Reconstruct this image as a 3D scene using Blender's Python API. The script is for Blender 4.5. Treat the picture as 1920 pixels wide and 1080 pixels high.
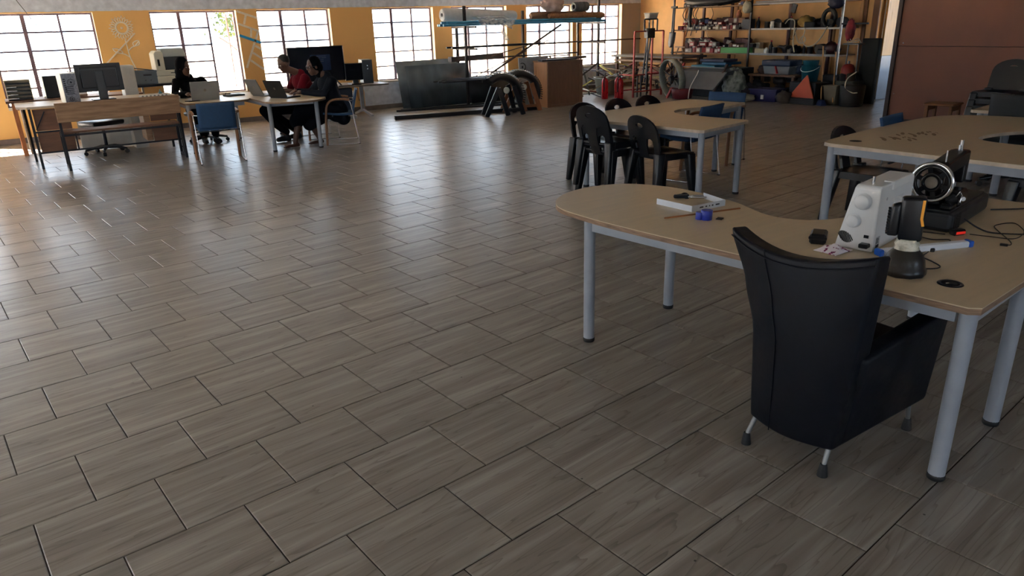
import bpy, bmesh, math, random
from mathutils import Vector, Matrix, noise
for o in list(bpy.data.objects): bpy.data.objects.remove(o, do_unlink=True)
SC = bpy.context.scene
COL = SC.collection
PI = math.pi
rnd = random.Random(7)

# ---------------------------------------------------------------- camera
cam_d = bpy.data.cameras.new('camera'); cam = bpy.data.objects.new('camera', cam_d); COL.objects.link(cam)
cam_d.sensor_width = 36.0; cam_d.lens = 1345.644/1920*36.0; cam_d.clip_end = 300
RT = Vector((0.8222, -0.5685, -0.0286)); FW = Vector((0.5252, 0.7770, -0.3469))
FW.normalize(); RT = (RT - FW*RT.dot(FW)).normalized(); UP = RT.cross(FW)
cam.matrix_world = Matrix(((RT.x, UP.x, -FW.x, 0.163), (RT.y, UP.y, -FW.y, -14.246), (RT.z, UP.z, -FW.z, 1.61986), (0, 0, 0, 1)))
SC.camera = cam

# ---------------------------------------------------------------- colour management, sky, sun
SC.view_settings.view_transform = 'Standard'; SC.view_settings.look = 'None'
SC.view_settings.gamma = 1.0; SC.view_settings.use_curve_mapping = False
SC.view_settings.exposure = -0.02
SC.cycles.use_denoising = True
SC.cycles.max_bounces = 10; SC.cycles.diffuse_bounces = 6; SC.cycles.glossy_bounces = 4
SC.cycles.transparent_max_bounces = 12; SC.cycles.transmission_bounces = 4
SC.cycles.sample_clamp_indirect = 12.0
SC.cycles.caustics_reflective = False; SC.cycles.caustics_refractive = False
SKY = 9.0
w = bpy.data.worlds.new('sky'); SC.world = w; w.use_nodes = True
nt = w.node_tree; bg = nt.nodes['Background']
bg.inputs[0].default_value = (0.64, 0.81, 1.0, 1); bg.inputs[1].default_value = SKY
sun_d = bpy.data.lights.new('sun', 'SUN'); sun = bpy.data.objects.new('sun', sun_d); COL.objects.link(sun)
sun_d.energy = 200.0; sun_d.angle = 0.0095; sun_d.color = (1.0, 0.93, 0.82)
sun.location = (-6, 10, 12)
sun.rotation_euler = Vector((0.48, -0.56, -0.67)).to_track_quat('-Z', 'Y').to_euler()

# ---------------------------------------------------------------- materials (all procedural)
def s2l(c):
    return tuple(((v/255)/12.92 if v/255 <= 0.04045 else ((v/255+0.055)/1.055)**2.4) for v in c)
MATS = {}
def pm(name, rgb, rough=0.5, metal=0.0, var=0.12, scale=6.0, bump=0.0, stretch=(1, 1, 1), rough_var=0.1, spec=0.5, rgb2=None, detail=4):
    """principled material whose colour and roughness are broken up by noise; rgb in sRGB 0-255"""
    if name in MATS: return MATS[name]
    m = bpy.data.materials.new(name); m.use_nodes = True; MATS[name] = m
    n = m.node_tree.nodes; l = m.node_tree.links; b = n['Principled BSDF']
    c = s2l(rgb)
    tc = n.new('ShaderNodeTexCoord'); mp = n.new('ShaderNodeMapping'); mp.inputs['Scale'].default_value = stretch
    l.new(tc.outputs['Object'], mp.inputs['Vector'])
    ns = n.new('ShaderNodeTexNoise'); ns.inputs['Scale'].default_value = scale; ns.inputs['Detail'].default_value = detail
    l.new(mp.outputs[0], ns.inputs['Vector'])
    rp = n.new('ShaderNodeValToRGB'); l.new(ns.outputs['Fac'], rp.inputs['Fac'])
    rp.color_ramp.elements[0].position = 0.3; rp.color_ramp.elements[1].position = 0.7
    c2 = s2l(rgb2) if rgb2 else tuple(min(1, v*(1+var)) for v in c)
    rp.color_ramp.elements[0].color = (*[v*(1-var) for v in c], 1); rp.color_ramp.elements[1].color = (*c2, 1)
    l.new(rp.outputs['Color'], b.inputs['Base Color'])
    mr = n.new('ShaderNodeMapRange'); l.new(ns.outputs['Fac'], mr.inputs['Value'])
    mr.inputs['To Min'].default_value = max(0.02, rough-rough_var); mr.inputs['To Max'].default_value = min(1, rough+rough_var)
    l.new(mr.outputs[0], b.inputs['Roughness'])
    b.inputs['Metallic'].default_value = metal; b.inputs['Specular IOR Level'].default_value = spec
    if bump:
        bp = n.new('ShaderNodeBump'); bp.inputs['Strength'].default_value = bump; bp.inputs['Distance'].default_value = 0.01
        l.new(ns.outputs['Fac'], bp.inputs['Height']); l.new(bp.outputs[0], b.inputs['Normal'])
    return m

# ---------------------------------------------------------------- mesh helpers
class B:
    """collects shapes; build() links them as ONE mesh object"""
    def __init__(s): s.v = []; s.f = []; s.sm = []; s.M = None
    def add(s, vs, fs, smooth=False):
        o = len(s.v)
        if s.M is not None: vs = [s.M @ Vector(p) for p in vs]
        s.v += [tuple(p) for p in vs]; s.f += [tuple(i+o for i in f) for f in fs]
        s.sm += [smooth]*len(fs) if isinstance(smooth, bool) else smooth
        return s
    def box(s, x0, x1, y0, y1, z0, z1):
        return s.add([(x0, y0, z0), (x1, y0, z0), (x1, y1, z0), (x0, y1, z0), (x0, y0, z1), (x1, y0, z1), (x1, y1, z1), (x0, y1, z1)],
                     [(0, 3, 2, 1), (4, 5, 6, 7), (0, 1, 5, 4), (1, 2, 6, 5), (2, 3, 7, 6), (3, 0, 4, 7)])
    def cb(s, x0, x1, y0, y1, z0, z1, b=0.005):
        """box with chamfered edges"""
        b = min(b, (x1-x0)*.45, (y1-y0)*.45, (z1-z0)*.45)
        bm = bmesh.new(); bmesh.ops.create_cube(bm, size=1)
        for v in bm.verts: v.co = Vector(((x0+x1)/2+v.co.x*(x1-x0), (y0+y1)/2+v.co.y*(y1-y0), (z0+z1)/2+v.co.z*(z1-z0)))
        bmesh.ops.bevel(bm, geom=list(bm.edges), offset=b, segments=2 if b > .012 else 1, affect='EDGES', profile=.5)
        bm.verts.index_update(); vs = [tuple(v.co) for v in bm.verts]; fs = [tuple(v.index for v in f.verts) for f in bm.faces]; bm.free()
        return s.add(vs, fs)
    def bar(s, p, q, wx=.02, wy=.02, up=(0, 0, 1)):
        """rectangular bar from p to q"""
        p, q = Vector(p), Vector(q); d = (q-p).normalized(); u = Vector(up)
        if abs(d.dot(u)) > .98: u = Vector((0, 1, 0))
        a = d.cross(u).normalized()*wx/2; c = a.cross(d).normalized()*wy/2
        vs = [p-a-c, p+a-c, p+a+c, p-a+c, q-a-c, q+a-c, q+a+c, q-a+c]
        return s.add(vs, [(0, 3, 2, 1), (4, 5, 6, 7), (0, 1, 5, 4), (1, 2, 6, 5), (2, 3, 7, 6), (3, 0, 4, 7)])
    def tube(s, pts, r, n=8, closed=False, sq=1.0):
        pts = [Vector(p) for p in pts]; k = len(pts); rs = r if isinstance(r, (list, tuple)) else [r]*k
        tang = []
        for i in range(k):
            a = pts[(i-1) % k] if (closed or i > 0) else pts[0]; b = pts[(i+1) % k] if (closed or i < k-1) else pts[-1]
            t = (b-a); tang.append(t.normalized() if t.length > 1e-9 else Vector((0, 0, 1)))
        u = Vector((0, 0, 1)) if abs(tang[0].z) < .9 else Vector((1, 0, 0))
        u = (u-tang[0]*u.dot(tang[0])).normalized(); vs = []; fs = []
        for i in range(k):
            u = (u-tang[i]*u.dot(tang[i])); u = u.normalized() if u.length > 1e-6 else tang[i].orthogonal().normalized()
            w_ = tang[i].cross(u)
            for j in range(n):
                a = 2*PI*j/n; vs.append(pts[i]+(u*math.cos(a)*sq+w_*math.sin(a))*rs[i])
        for i in range(k if closed else k-1):
            for j in range(n):
                a = i*n+j; b_ = i*n+(j+1) % n; c = ((i+1) % k)*n+(j+1) % n; d = ((i+1) % k)*n+j
                fs.append((a, b_, c, d))
        s.add(vs, fs, True)
        if not closed:
            s.add(vs[:n], [tuple(reversed(range(n)))]); s.add(vs[-n:], [tuple(range(n))])
        return s
    def cyl(s, p, q, r, r2=None, n=16): return s.tube([p, q], [r, r if r2 is None else r2], n)
    def lathe(s, prof, n=24, c=(0, 0, 0), smooth=True):
        """profile of (radius, z) turned round the vertical through c"""
        vs = []; fs = []
        for r, z in prof:
            for j in range(n): a = 2*PI*j/n; vs.append((c[0]+r*math.cos(a), c[1]+r*math.sin(a), c[2]+z))
        for i in range(len(prof)-1):
            for j in range(n): fs.append((i*n+j, i*n+(j+1) % n, (i+1)*n+(j+1) % n, (i+1)*n+j))
        s.add(vs, fs, smooth)
        if prof[0][0] > 1e-6: s.add(vs[:n], [tuple(reversed(range(n)))])
        if prof[-1][0] > 1e-6: s.add(vs[-n:], [tuple(range(n))])
        return s
    def prism(s, poly, z0, z1):
        """counter-clockwise outline lifted from z0 to z1"""
        n = len(poly); vs = [(x, y, z0) for x, y in poly]+[(x, y, z1) for x, y in poly]
        s.add(vs, [tuple(reversed(range(n))), tuple(range(n, 2*n))])
        s.add(vs, [(i, (i+1) % n, n+(i+1) % n, n+i) for i in range(n)])
        return s
    def ell(s, c, r, nu=16, nv=10, M=None):
        vs = []; fs = []; c = Vector(c)
        for i in range(nv+1):
            t = PI*i/nv
            for j in range(nu):
                a = 2*PI*j/nu; p = Vector((r[0]*math.sin(t)*math.cos(a), r[1]*math.sin(t)*math.sin(a), r[2]*math.cos(t)))
                vs.append(c+(M @ p if M is not None else p))
        for i in range(nv):
            for j in range(nu): fs.append((i*nu+j, (i+1)*nu+j, (i+1)*nu+(j+1) % nu, i*nu+(j+1) % nu))
        return s.add(vs, fs, True)
    def sheet(s, fn, nu, nv, th=0.0, smooth=True):
        """surface fn(u,v)->point, given thickness th along its normal"""
        P = [[Vector(fn(i/nu, j/nv)) for j in range(nv+1)] for i in range(nu+1)]
        vs = []; fs = []
        def idx(i, j): return i*(nv+1)+j
        N = {}
        for i in range(nu+1):
            for j in range(nv+1):
                a = P[min(i+1, nu)][j]-P[max(i-1, 0)][j]; b = P[i][min(j+1, nv)]-P[i][max(j-1, 0)]
                c = a.cross(b); N[i, j] = c.normalized() if c.length > 1e-9 else Vector((0, 0, 1))
        for i in range(nu+1):
            for j in range(nv+1): vs.append(P[i][j]+N[i, j]*th/2)
        m = len(vs)
        fs = [(idx(i, j), idx(i+1, j), idx(i+1, j+1), idx(i, j+1)) for i in range(nu) for j in range(nv)]
        if th:
            for i in range(nu+1):
                for j in range(nv+1): vs.append(P[i][j]-N[i, j]*th/2)
            fs += [tuple(reversed([q+m for q in f])) for f in fs[:]]
            rim = [idx(i, 0) for i in range(nu)]+[idx(nu, j) for j in range(nv)]+[idx(i, nv) for i in range(nu, 0, -1)]+[idx(0, j) for j in range(nv, 0, -1)]
            k = len(rim)
            sm = [smooth]*len(fs)+[False]*k
            fs += [(rim[q], rim[q]+m, rim[(q+1) % k]+m, rim[(q+1) % k]) for q in range(k)]
            return s.add(vs, fs, sm)
        return s.add(vs, fs, smooth)
    def at(s, loc=(0, 0, 0), rz=0, rx=0, ry=0, sc=1):
        s.M = Matrix.Translation(loc) @ Matrix.Rotation(rz, 4, 'Z') @ Matrix.Rotation(ry, 4, 'Y') @ Matrix.Rotation(rx, 4, 'X') @ Matrix.Scale(sc, 4); return s
    def mesh(s, name):
        me = bpy.data.meshes.new(name); me.from_pydata(s.v, [], s.f); me.validate(clean_customdata=False)
        if len(me.polygons) == len(s.sm): me.polygons.foreach_set('use_smooth', s.sm)
        me.update(); return me
    def build(s, name, mat, parent=None, kind=None):
        me = s.mesh(name); me.materials.append(mat)
        o = bpy.data.objects.new(name, me); COL.objects.link(o)
        if parent is not None: o.parent = parent
        if kind: o['kind'] = kind
        return o

def tag(o, label, cat, group=None):
    o['label'] = label; o['category'] = cat
    if group: o['group'] = group
    return o
def thing(name, label, cat, loc=(0, 0, 0), rz=0.0, group=None):
    o = bpy.data.objects.new(name, None); COL.objects.link(o); o.empty_display_size = .1
    o.location = loc; o.rotation_euler = (0, 0, rz)
    return tag(o, label, cat, group)
def struct(name, parent=None):
    o = bpy.data.objects.new(name, None); COL.objects.link(o); o.empty_display_size = .1; o['kind'] = 'structure'
    if parent: o.parent = parent
    return o
def copy_tree(o, parent=None):
    c = o.copy(); COL.objects.link(c); c.parent = parent
    for ch in list(o.children): copy_tree(ch, c)
    return c
def dup(root, loc, rz, label, group=None):
    c = copy_tree(root); c.location = loc; c.rotation_euler = (0, 0, rz); c['label'] = label
    if group: c['group'] = group
    return c
def arc(cx, cy, r, a0, a1, n): return [(cx+r*math.cos(math.radians(a0+(a1-a0)*i/n)), cy+r*math.sin(math.radians(a0+(a1-a0)*i/n))) for i in range(n+1)]
def bez(p, n=12):
    """smooth curve through the given points (Catmull-Rom)"""
    p = [Vector(q) for q in p]; P = [p[0]*2-p[1]]+p+[p[-1]*2-p[-2]]; out = []
    for i in range(1, len(P)-2):
        for k in range(n):
            t = k/n; a, b, c, d = P[i-1:i+3]
            out.append(.5*((2*b)+(c-a)*t+(2*a-5*b+4*c-d)*t*t+(3*b-a-3*c+d)*t**3))
    out.append(p[-1]); return out
ORD = ['first', 'second', 'third', 'fourth', 'fifth', 'sixth', 'seventh', 'eighth', 'ninth', 'tenth', 'eleventh', 'twelfth', 'thirteenth', 'fourteenth', 'fifteenth', 'sixteenth',
       'seventeenth', 'eighteenth', 'nineteenth', 'twentieth', 'twenty-first', 'twenty-second', 'twenty-third', 'twenty-fourth', 'twenty-fifth', 'twenty-sixth', 'twenty-seventh', 'twenty-eighth', 'twenty-ninth', 'thirtieth']

# palette
STEEL_GREY = pm('grey_powder_coat', (150, 156, 165), .38, .0, .08, 9, .02)
BLACK_PLASTIC = pm('black_plastic', (14, 16, 22), .32, 0, .15, 14, .02)
BLACK_RUBBER = pm('black_rubber', (16, 16, 18), .6, 0, .2, 20)
DARK_METAL = pm('dark_metal', (48, 50, 56), .45, .6, .2, 14, .05)
RUST = pm('rusty_steel', (96, 66, 54), .6, .4, .3, 18, .1, rgb2=(70, 60, 60))
CHROME = pm('chrome', (205, 205, 208), .16, 1.0, .05, 20)
PINE = pm('plywood', (168, 118, 76), .5, 0, .22, 5, .03, stretch=(1, 9, 9))
WHITE_PAINT = pm('white_paint', (222, 222, 218), .5, 0, .06, 8)
# ================================================================ the room
# ---- floor: square tiles laid in half-bond, turned a little against the walls
TU = Vector((0.402, 0.038)); TL = TU.length; TA = math.atan2(TU.y, TU.x); TH = 0.4007
T0 = Vector((-0.080, -11.529))
def floor_mat():
    m = bpy.data.materials.new('vein_tile'); m.use_nodes = True; n = m.node_tree.nodes; l = m.node_tree.links; b = n['Principled BSDF']
    def N(t, **k):
        q = n.new(t)
        for a, v in k.items(): setattr(q, a, v)
        return q
    def math_(op, a, b_=None):
        q = N('ShaderNodeMath', operation=op)
        for i, v in enumerate((a, b_)):
            if v is None: continue
            if isinstance(v, (int, float)): q.inputs[i].default_value = v
            else: l.new(v, q.inputs[i])
        return q.outputs[0]
    geo = N('ShaderNodeNewGeometry'); sub = N('ShaderNodeVectorMath', operation='SUBTRACT'); sub.inputs[1].default_value = (T0.x, T0.y, 0)
    l.new(geo.outputs['Position'], sub.inputs[0])
    rot = N('ShaderNodeVectorRotate', rotation_type='Z_AXIS'); rot.inputs['Angle'].default_value = -TA; l.new(sub.outputs[0], rot.inputs['Vector'])
    sp = N('ShaderNodeSeparateXYZ'); l.new(rot.outputs[0], sp.inputs[0])
    row = math_('FLOOR', math_('DIVIDE', sp.outputs['Y'], TH))
    col = math_('FLOOR', math_('SUBTRACT', math_('DIVIDE', sp.outputs['X'], TL), math_('MULTIPLY', math_('ADD', row, 1.0), .5)))
    cmb = N('ShaderNodeCombineXYZ'); l.new(col, cmb.inputs[0]); l.new(row, cmb.inputs[1])
    wn = N('ShaderNodeTexWhiteNoise', noise_dimensions='3D'); l.new(cmb.outputs[0], wn.inputs['Vector'])
    off = N('ShaderNodeVectorMath', operation='SCALE'); off.inputs['Scale'].default_value = 17.0; l.new(wn.outputs['Color'], off.inputs[0])
    ad = N('ShaderNodeVectorMath', operation='ADD'); l.new(rot.outputs[0], ad.inputs[0]); l.new(off.outputs[0], ad.inputs[1])
    mp = N('ShaderNodeMapping'); mp.inputs['Scale'].default_value = (1.3, 19.0, 1); l.new(ad.outputs[0], mp.inputs['Vector'])
    # broad bands
    n1 = N('ShaderNodeTexNoise'); n1.inputs['Scale'].default_value = 1.0; n1.inputs['Detail'].default_value = 3; n1.inputs['Distortion'].default_value = .5; l.new(mp.outputs[0], n1.inputs['Vector'])
    # thin veins: contour lines of a stretched noise
    n2 = N('ShaderNodeTexNoise'); n2.inputs['Scale'].default_value = .75; n2.inputs['Detail'].default_value = 1.5; n2.inputs['Distortion'].default_value = .35; l.new(mp.outputs[0], n2.inputs['Vector'])
    fr = math_('FRACT', math_('MULTIPLY', n2.outputs['Fac'], 9.0))
    vein = N('ShaderNodeMapRange'); vein.inputs['From Min'].default_value = 0.0; vein.inputs['From Max'].default_value = .20; vein.inputs['To Min'].default_value = 1; vein.inputs['To Max'].default_value = 0
    l.new(fr, vein.inputs['Value'])
    r1 = N('ShaderNodeValToRGB'); l.new(n1.outputs['Fac'], r1.inputs['Fac'])
    e = r1.color_ramp.elements; e[0].position = .30; e[1].position = .72
    e[0].color = (*s2l((114, 107, 101)), 1); e[1].color = (*s2l((160, 155, 149)), 1)
    x = e.new(.52); x.color = (*s2l((135, 129, 122)), 1)
    mx = N('ShaderNodeMix', data_type='RGBA', blend_type='MULTIPLY'); l.new(r1.outputs['Color'], mx.inputs['A']); mx.inputs['B'].default_value = (.60, .57, .56, 1)
    l.new(math_('MULTIPLY', vein.outputs[0], .9), mx.inputs['Factor'])
    # tile to tile tone
    tone = N('ShaderNodeMapRange'); tone.inputs['To Min'].default_value = .95; tone.inputs['To Max'].default_value = 1.04; l.new(wn.outputs['Value'], tone.inputs['Value'])
    mt = N('ShaderNodeVectorMath', operation='SCALE'); l.new(mx.outputs['Result'], mt.inputs[0]); l.new(tone.outputs[0], mt.inputs['Scale'])
    # scuffs, mop swirls and dust
    n3 = N('ShaderNodeTexNoise'); n3.inputs['Scale'].default_value = 2.2; n3.inputs['Detail'].default_value = 7; n3.inputs['Roughness'].default_value = .68; n3.inputs['Distortion'].default_value = 2.2
    l.new(geo.outputs['Position'], n3.inputs['Vector'])
    sc_ = N('ShaderNodeMapRange'); sc_.inputs['From Min'].default_value = .56; sc_.inputs['From Max'].default_value = .72; l.new(n3.outputs['Fac'], sc_.inputs['Value'])
    md = N('ShaderNodeMix', data_type='RGBA'); l.new(mt.outputs[0], md.inputs['A']); md.inputs['B'].default_value = (*s2l((146, 142, 138)), 1)
    l.new(math_('MULTIPLY', sc_.outputs[0], .16), md.inputs['Factor'])
    # small dark crumbs
    vo = N('ShaderNodeTexVoronoi'); vo.inputs['Scale'].default_value = 5.5; l.new(geo.outputs['Position'], vo.inputs['Vector'])
    cr = N('ShaderNodeMapRange'); cr.inputs['From Min'].default_value = .018; cr.inputs['From Max'].default_value = .03; cr.inputs['To Min'].default_value = 1; cr.inputs['To Max'].default_value = 0; l.new(vo.outputs['Distance'], cr.inputs['Value'])
    mc = N('ShaderNodeMix', data_type='RGBA'); l.new(md.outputs['Result'], mc.inputs['A']); mc.inputs['B'].default_value = (.02, .017, .015, 1); l.new(cr.outputs[0], mc.inputs['Factor'])
    l.new(mc.outputs['Result'], b.inputs['Base Color'])
    rr = N('ShaderNodeMapRange'); rr.inputs['From Min'].default_value = .3; rr.inputs['From Max'].default_value = .7; rr.inputs['To Min'].default_value = .277; rr.inputs['To Max'].default_value = .325; l.new(n3.outputs['Fac'], rr.inputs['Value'])
    l.new(rr.outputs[0], b.inputs['Roughness']); b.inputs['Specular IOR Level'].default_value = .68
    bp = N('ShaderNodeBump'); bp.inputs['Strength'].default_value = .05; bp.inputs['Distance'].default_value = .004; l.new(n3.outputs['Fac'], bp.inputs['Height']); l.new(bp.outputs[0], b.inputs['Normal'])
    return m
TILE = floor_mat(); GROUT = pm('brown_grout', (58, 46, 40), .9, 0, .2, 12)
X0, X1, Y0, Y1 = -6.0, 14.0, -19.0, 0.0        # inner faces of the hall
floor = B().box(X0-.3, X1+5, Y0-.3, .25, -.25, -.0045).build('floor', GROUT); floor['kind'] = 'structure'
def tile_shape(b, c=None):
    hx, hy, g = TL/2-.0024, TH/2-.0024, .0025
    vs = []
    for z, k in ((-.012, 0), (-g*.8, 0), (0, g)):
        for sx, sy in ((-1, -1), (1, -1), (1, 1), (-1, 1)): vs.append(Vector((sx*(hx-k), sy*(hy-k), z)))
    fs = [(8, 9, 10, 11)]+[(i+o, (i+1) % 4+o, (i+1) % 4+4+o, i+4+o) for o in (0, 4) for i in range(4)]
    if c is not None:
        R_ = Matrix.Rotation(TA, 3, 'Z'); vs = [R_ @ v+c for v in vs]
    b.add(vs, fs)
tb = B(); tile_shape(tb); tile_me = tb.mesh('tile'); tile_me.materials.append(TILE)
def to_px(p):
    d = Vector(p)-cam.matrix_world.translation; z = d.dot(FW)
    if z < .2: return None
    return 960+1345.644*d.dot(RT)/z, 540-1345.644*d.dot(UP)/z, z
cand = []; Ux = TU.normalized(); Vx = Vector((-Ux.y, Ux.x))
for j in range(-30, 40):
    for i in range(-60, 60):
        c = T0+Ux*TL*(i+.5+(.5 if j % 2 == 0 else 0))+Vx*TH*(j+.5)
        if not (X0-.05 < c.x < X1+3.4 and Y0-.05 < c.y < Y1+.05) or (c.x > X1 and not -8.4 < c.y < -4.2): continue
        px = [to_px((c.x+a, c.y+b_, 0)) for a in (-.2, .2) for b_ in (-.2, .2)]
        seen = any(q and 0 <= q[0] <= 1920 and 0 <= q[1] <= 1080 for q in px)
        cand.append((0 if seen else 1, (c-Vector((.163, -14.246))).length, c))
cand.sort(key=lambda t: (t[0], t[1]))
for k, (s_, d_, c) in enumerate(cand):
    if k < 300:
        o = bpy.data.objects.new('tile', tile_me); COL.objects.link(o); o.parent = floor
        o.location = (c.x, c.y, 0); o.rotation_euler = (0, 0, TA)
rest = B()
for s_, d_, c in cand[300:]: tile_shape(rest, Vector((c.x, c.y, 0)))
rest.build('far_tiles', TILE, floor, 'stuff')

# ---- the window wall: cement band on top, painted piers between steel windows
HEAD, SILL, WT = 1.97, 0.555, 0.24
WINS = [(-5.45, -4.0), (-1.9, -.42), (.20, 1.67), (2.52, 3.96), (4.33, 5.73), (6.62, 8.0), (8.44, 9.87), (10.42, 11.78), (12.07, 13.36)]
def wall_mat():
    m = bpy.data.materials.new('painted_wall'); m.use_nodes = True; n = m.node_tree.nodes; l = m.node_tree.links; b = n['Principled BSDF']
    geo = n.new('ShaderNodeNewGeometry'); sp = n.new('ShaderNodeSeparateXYZ'); l.new(geo.outputs['Position'], sp.inputs[0])
    ns = n.new('ShaderNodeTexNoise'); ns.inputs['Scale'].default_value = 9; ns.inputs['Detail'].default_value = 5; l.new(geo.outputs['Position'], ns.inputs['Vector'])
    def mth(op, a, c):
        q = n.new('ShaderNodeMath'); q.operation = op
        for i, v in enumerate((a, c)):
            if isinstance(v, (int, float)): q.inputs[i].default_value = v
            else: l.new(v, q.inputs[i])
        return q.outputs[0]
    wob = mth('MULTIPLY', mth('SUBTRACT', ns.outputs['Fac'], .5), .05)
    rp = n.new('ShaderNodeValToRGB'); rp.color_ramp.interpolation = 'CONSTANT'
    l.new(mth('DIVIDE', mth('ADD', sp.outputs['X'], 6), 20), rp.inputs['Fac'])
    stops = [(-6, (226, 178, 106)), (2.1, (222, 174, 108)), (4.2, (230, 184, 108)), (5.73, (226, 138, 102)), (8.0, (196, 120, 84)), (10.2, (196, 118, 82)), (11.7, (160, 148, 138)), (13.3, (150, 126, 104))]
    e = rp.color_ramp.elements
    for i, (x, c) in enumerate(stops):
        q = e[i] if i < 2 else e.new(.5)
        q.position = (x+6)/20; q.color = (*s2l(c), 1)
    ce = n.new('ShaderNodeValToRGB'); l.new(ns.outputs['Fac'], ce.inputs['Fac'])
    ce.color_ramp.elements[0].position = .3; ce.color_ramp.elements[1].position = .7
    ce.color_ramp.elements[0].color = (*s2l((184, 192, 206)), 1); ce.color_ramp.elements[1].color = (*s2l((220, 228, 240)), 1)
    up = mth('GREATER_THAN', mth('ADD', sp.outputs['Z'], mth('MULTIPLY', wob, .5)), 1.988)
    low = mth('MULTIPLY', mth('LESS_THAN', mth('ADD', sp.outputs['Z'], wob), .545), mth('GREATER_THAN', mth('ADD', sp.outputs['X'], wob), 6.28))
    rv = mth('GREATER_THAN', sp.outputs['Y'], .004)
    mx = n.new('ShaderNodeMix'); mx.data_type = 'RGBA'; l.new(mth('MAXIMUM', up, low), mx.inputs['Factor']); l.new(rp.outputs['Color'], mx.inputs['A']); l.new(ce.outputs['Color'], mx.inputs['B'])
    m2 = n.new('ShaderNodeMix'); m2.data_type = 'RGBA'; l.new(rv, m2.inputs['Factor']); l.new(mx.outputs['Result'], m2.inputs['A']); m2.inputs['B'].default_value = (*s2l((226, 218, 200)), 1)
    l.new(m2.outputs['Result'], b.inputs['Base Color']); b.inputs['Roughness'].default_value = .75
    bp = n.new('ShaderNodeBump'); bp.inputs['Strength'].default_value = .25; bp.inputs['Distance'].default_value = .01; l.new(ns.outputs['Fac'], bp.inputs['Height']); l.new(bp.outputs[0], b.inputs['Normal'])
    return m
wb = B(); xs = X0-.3
WALLH = 3.1
gaps = sorted([(a, c, SILL) for a, c in WINS])
gaps = [(a, c, (.02 if abs(a-8.44) < .01 else z)) for a, c, z in gaps]
for a, c, z in gaps:
    wb.box(xs, a, 0, WT, 0, HEAD)
    if z > .01: wb.box(a, c, 0, WT, 0, z)
    xs = c
wb.box(xs, X1+.3, 0, WT, 0, HEAD); wb.box(X0-.3, X1+.3, 0, WT, HEAD, WALLH)
wall = wb.build('wall_window', wall_mat()); wall['kind'] = 'structure'
CEMENT = pm('cement', (138, 134, 130), .8, 0, .16, 7, .1)
bb = B(); xs = X0
for a, c, z in gaps:
    if z < .3: bb.box(xs, a, -.022, 0, 0, .085); xs = c
bb.box(xs, X1, -.022, 0, 0, .085)
o = bb.build('baseboard_window', pm('skirting_cement', (120, 110, 104), .8, 0, .2, 8)); o['kind'] = 'structure'

# painted decorations belong to the wall
PAINT = pm('chalky_white_paint', (226, 216, 196), .8, 0, .08, 30); BLUEP = pm('sky_blue_paint', (28, 140, 190), .7, 0, .1, 20)
fl = B(); cx, cz = 2.06, 1.72
def ring(b, r, k, w_): b.tube([(cx+r*math.cos(2*PI*i/k), -.002, cz+r*math.sin(2*PI*i/k)) for i in range(k)], w_, 5, True)
ring(fl, .085, 28, .010); ring(fl, .098, 28, .0085); ring(fl, .012, 10, .0085)
for k in range(22):
    a = 2*PI*k/22; ca, sa = math.cos(a), math.sin(a)
    def pt(r, t): return (cx+r*ca-t*sa, -.002, cz+r*sa+t*ca)
    L = .185+.012*((k*7) % 3-1)
    fl.tube([pt(.10, -.014), pt(.135, -.020), pt(L, 0), pt(.135, .020), pt(.10, .014)], .0085, 5)
fl.tube(bez([(2.075, -.002, 1.535), (2.085, -.002, 1.40), (2.10, -.002, 1.24), (2.14, -.002, 1.10), (2.17, -.002, .98)], 4), .011, 5)
fl.tube(bez([(2.10, -.002, 1.25), (2.03, -.002, 1.30), (1.93, -.002, 1.33)], 4), .010, 5)
fl.tube(bez([(1.86, -.002, 1.40), (1.95, -.002, 1.385), (2.0, -.002, 1.33), (1.93, -.002, 1.325), (1.88, -.002, 1.36), (1.86, -.002, 1.40)], 4), .009, 5)
fl.tube(bez([(2.10, -.002, 1.36), (2.16, -.002, 1.41), (2.21, -.002, 1.43), (2.28, -.002, 1.50)], 4), .010, 5)
fl.tube(bez([(2.19, -.002, 1.42), (2.185, -.002, 1.48), (2.27, -.002, 1.515), (2.275, -.002, 1.45), (2.19, -.002, 1.42)], 4), .009, 5)
fl.build('painted_sunflower', PAINT, wall)
ld = B()
def stroke(b, p, q, w_=.038): b.add(*strip(p, q, w_))
def strip(p, q, w_):
    dx, dz = q[0]-p[0], q[1]-p[1]; L = math.hypot(dx, dz); nx, nz = -dz/L*w_/2, dx/L*w_/2
    v = [(p[0]+nx, -.003, p[1]+nz), (p[0]-nx, -.003, p[1]-nz), (q[0]-nx, -.003, q[1]-nz), (q[0]+nx, -.003, q[1]+nz)]
    v += [(a, .001, c) for a, _, c in v]
    return v, [(0, 1, 2, 3), (7, 6, 5, 4), (0, 4, 5, 1), (1, 5, 6, 2), (2, 6, 7, 3), (3, 7, 4, 0)]
for p, q in [((3.97, 1.955), (4.325, 1.83)), ((4.13, 1.89), (4.075, 1.73)), ((3.97, 1.74), (4.325, 1.60)), ((4.19, 1.65), (4.165, 1.50)), ((4.31, 1.60), (4.01, .97)),
             ((4.22, 1.35), (4.325, 1.285)), ((4.16, 1.23), (4.325, 1.11)), ((4.10, 1.10), (4.325, .92))]: stroke(ld, p, q)
ld.build('painted_ladder', PAINT, wall)
st = B(); stroke(st, (3.965, 1.54), (4.328, 1.40), .045); st.build('painted_stripe', BLUEP, wall)

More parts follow.
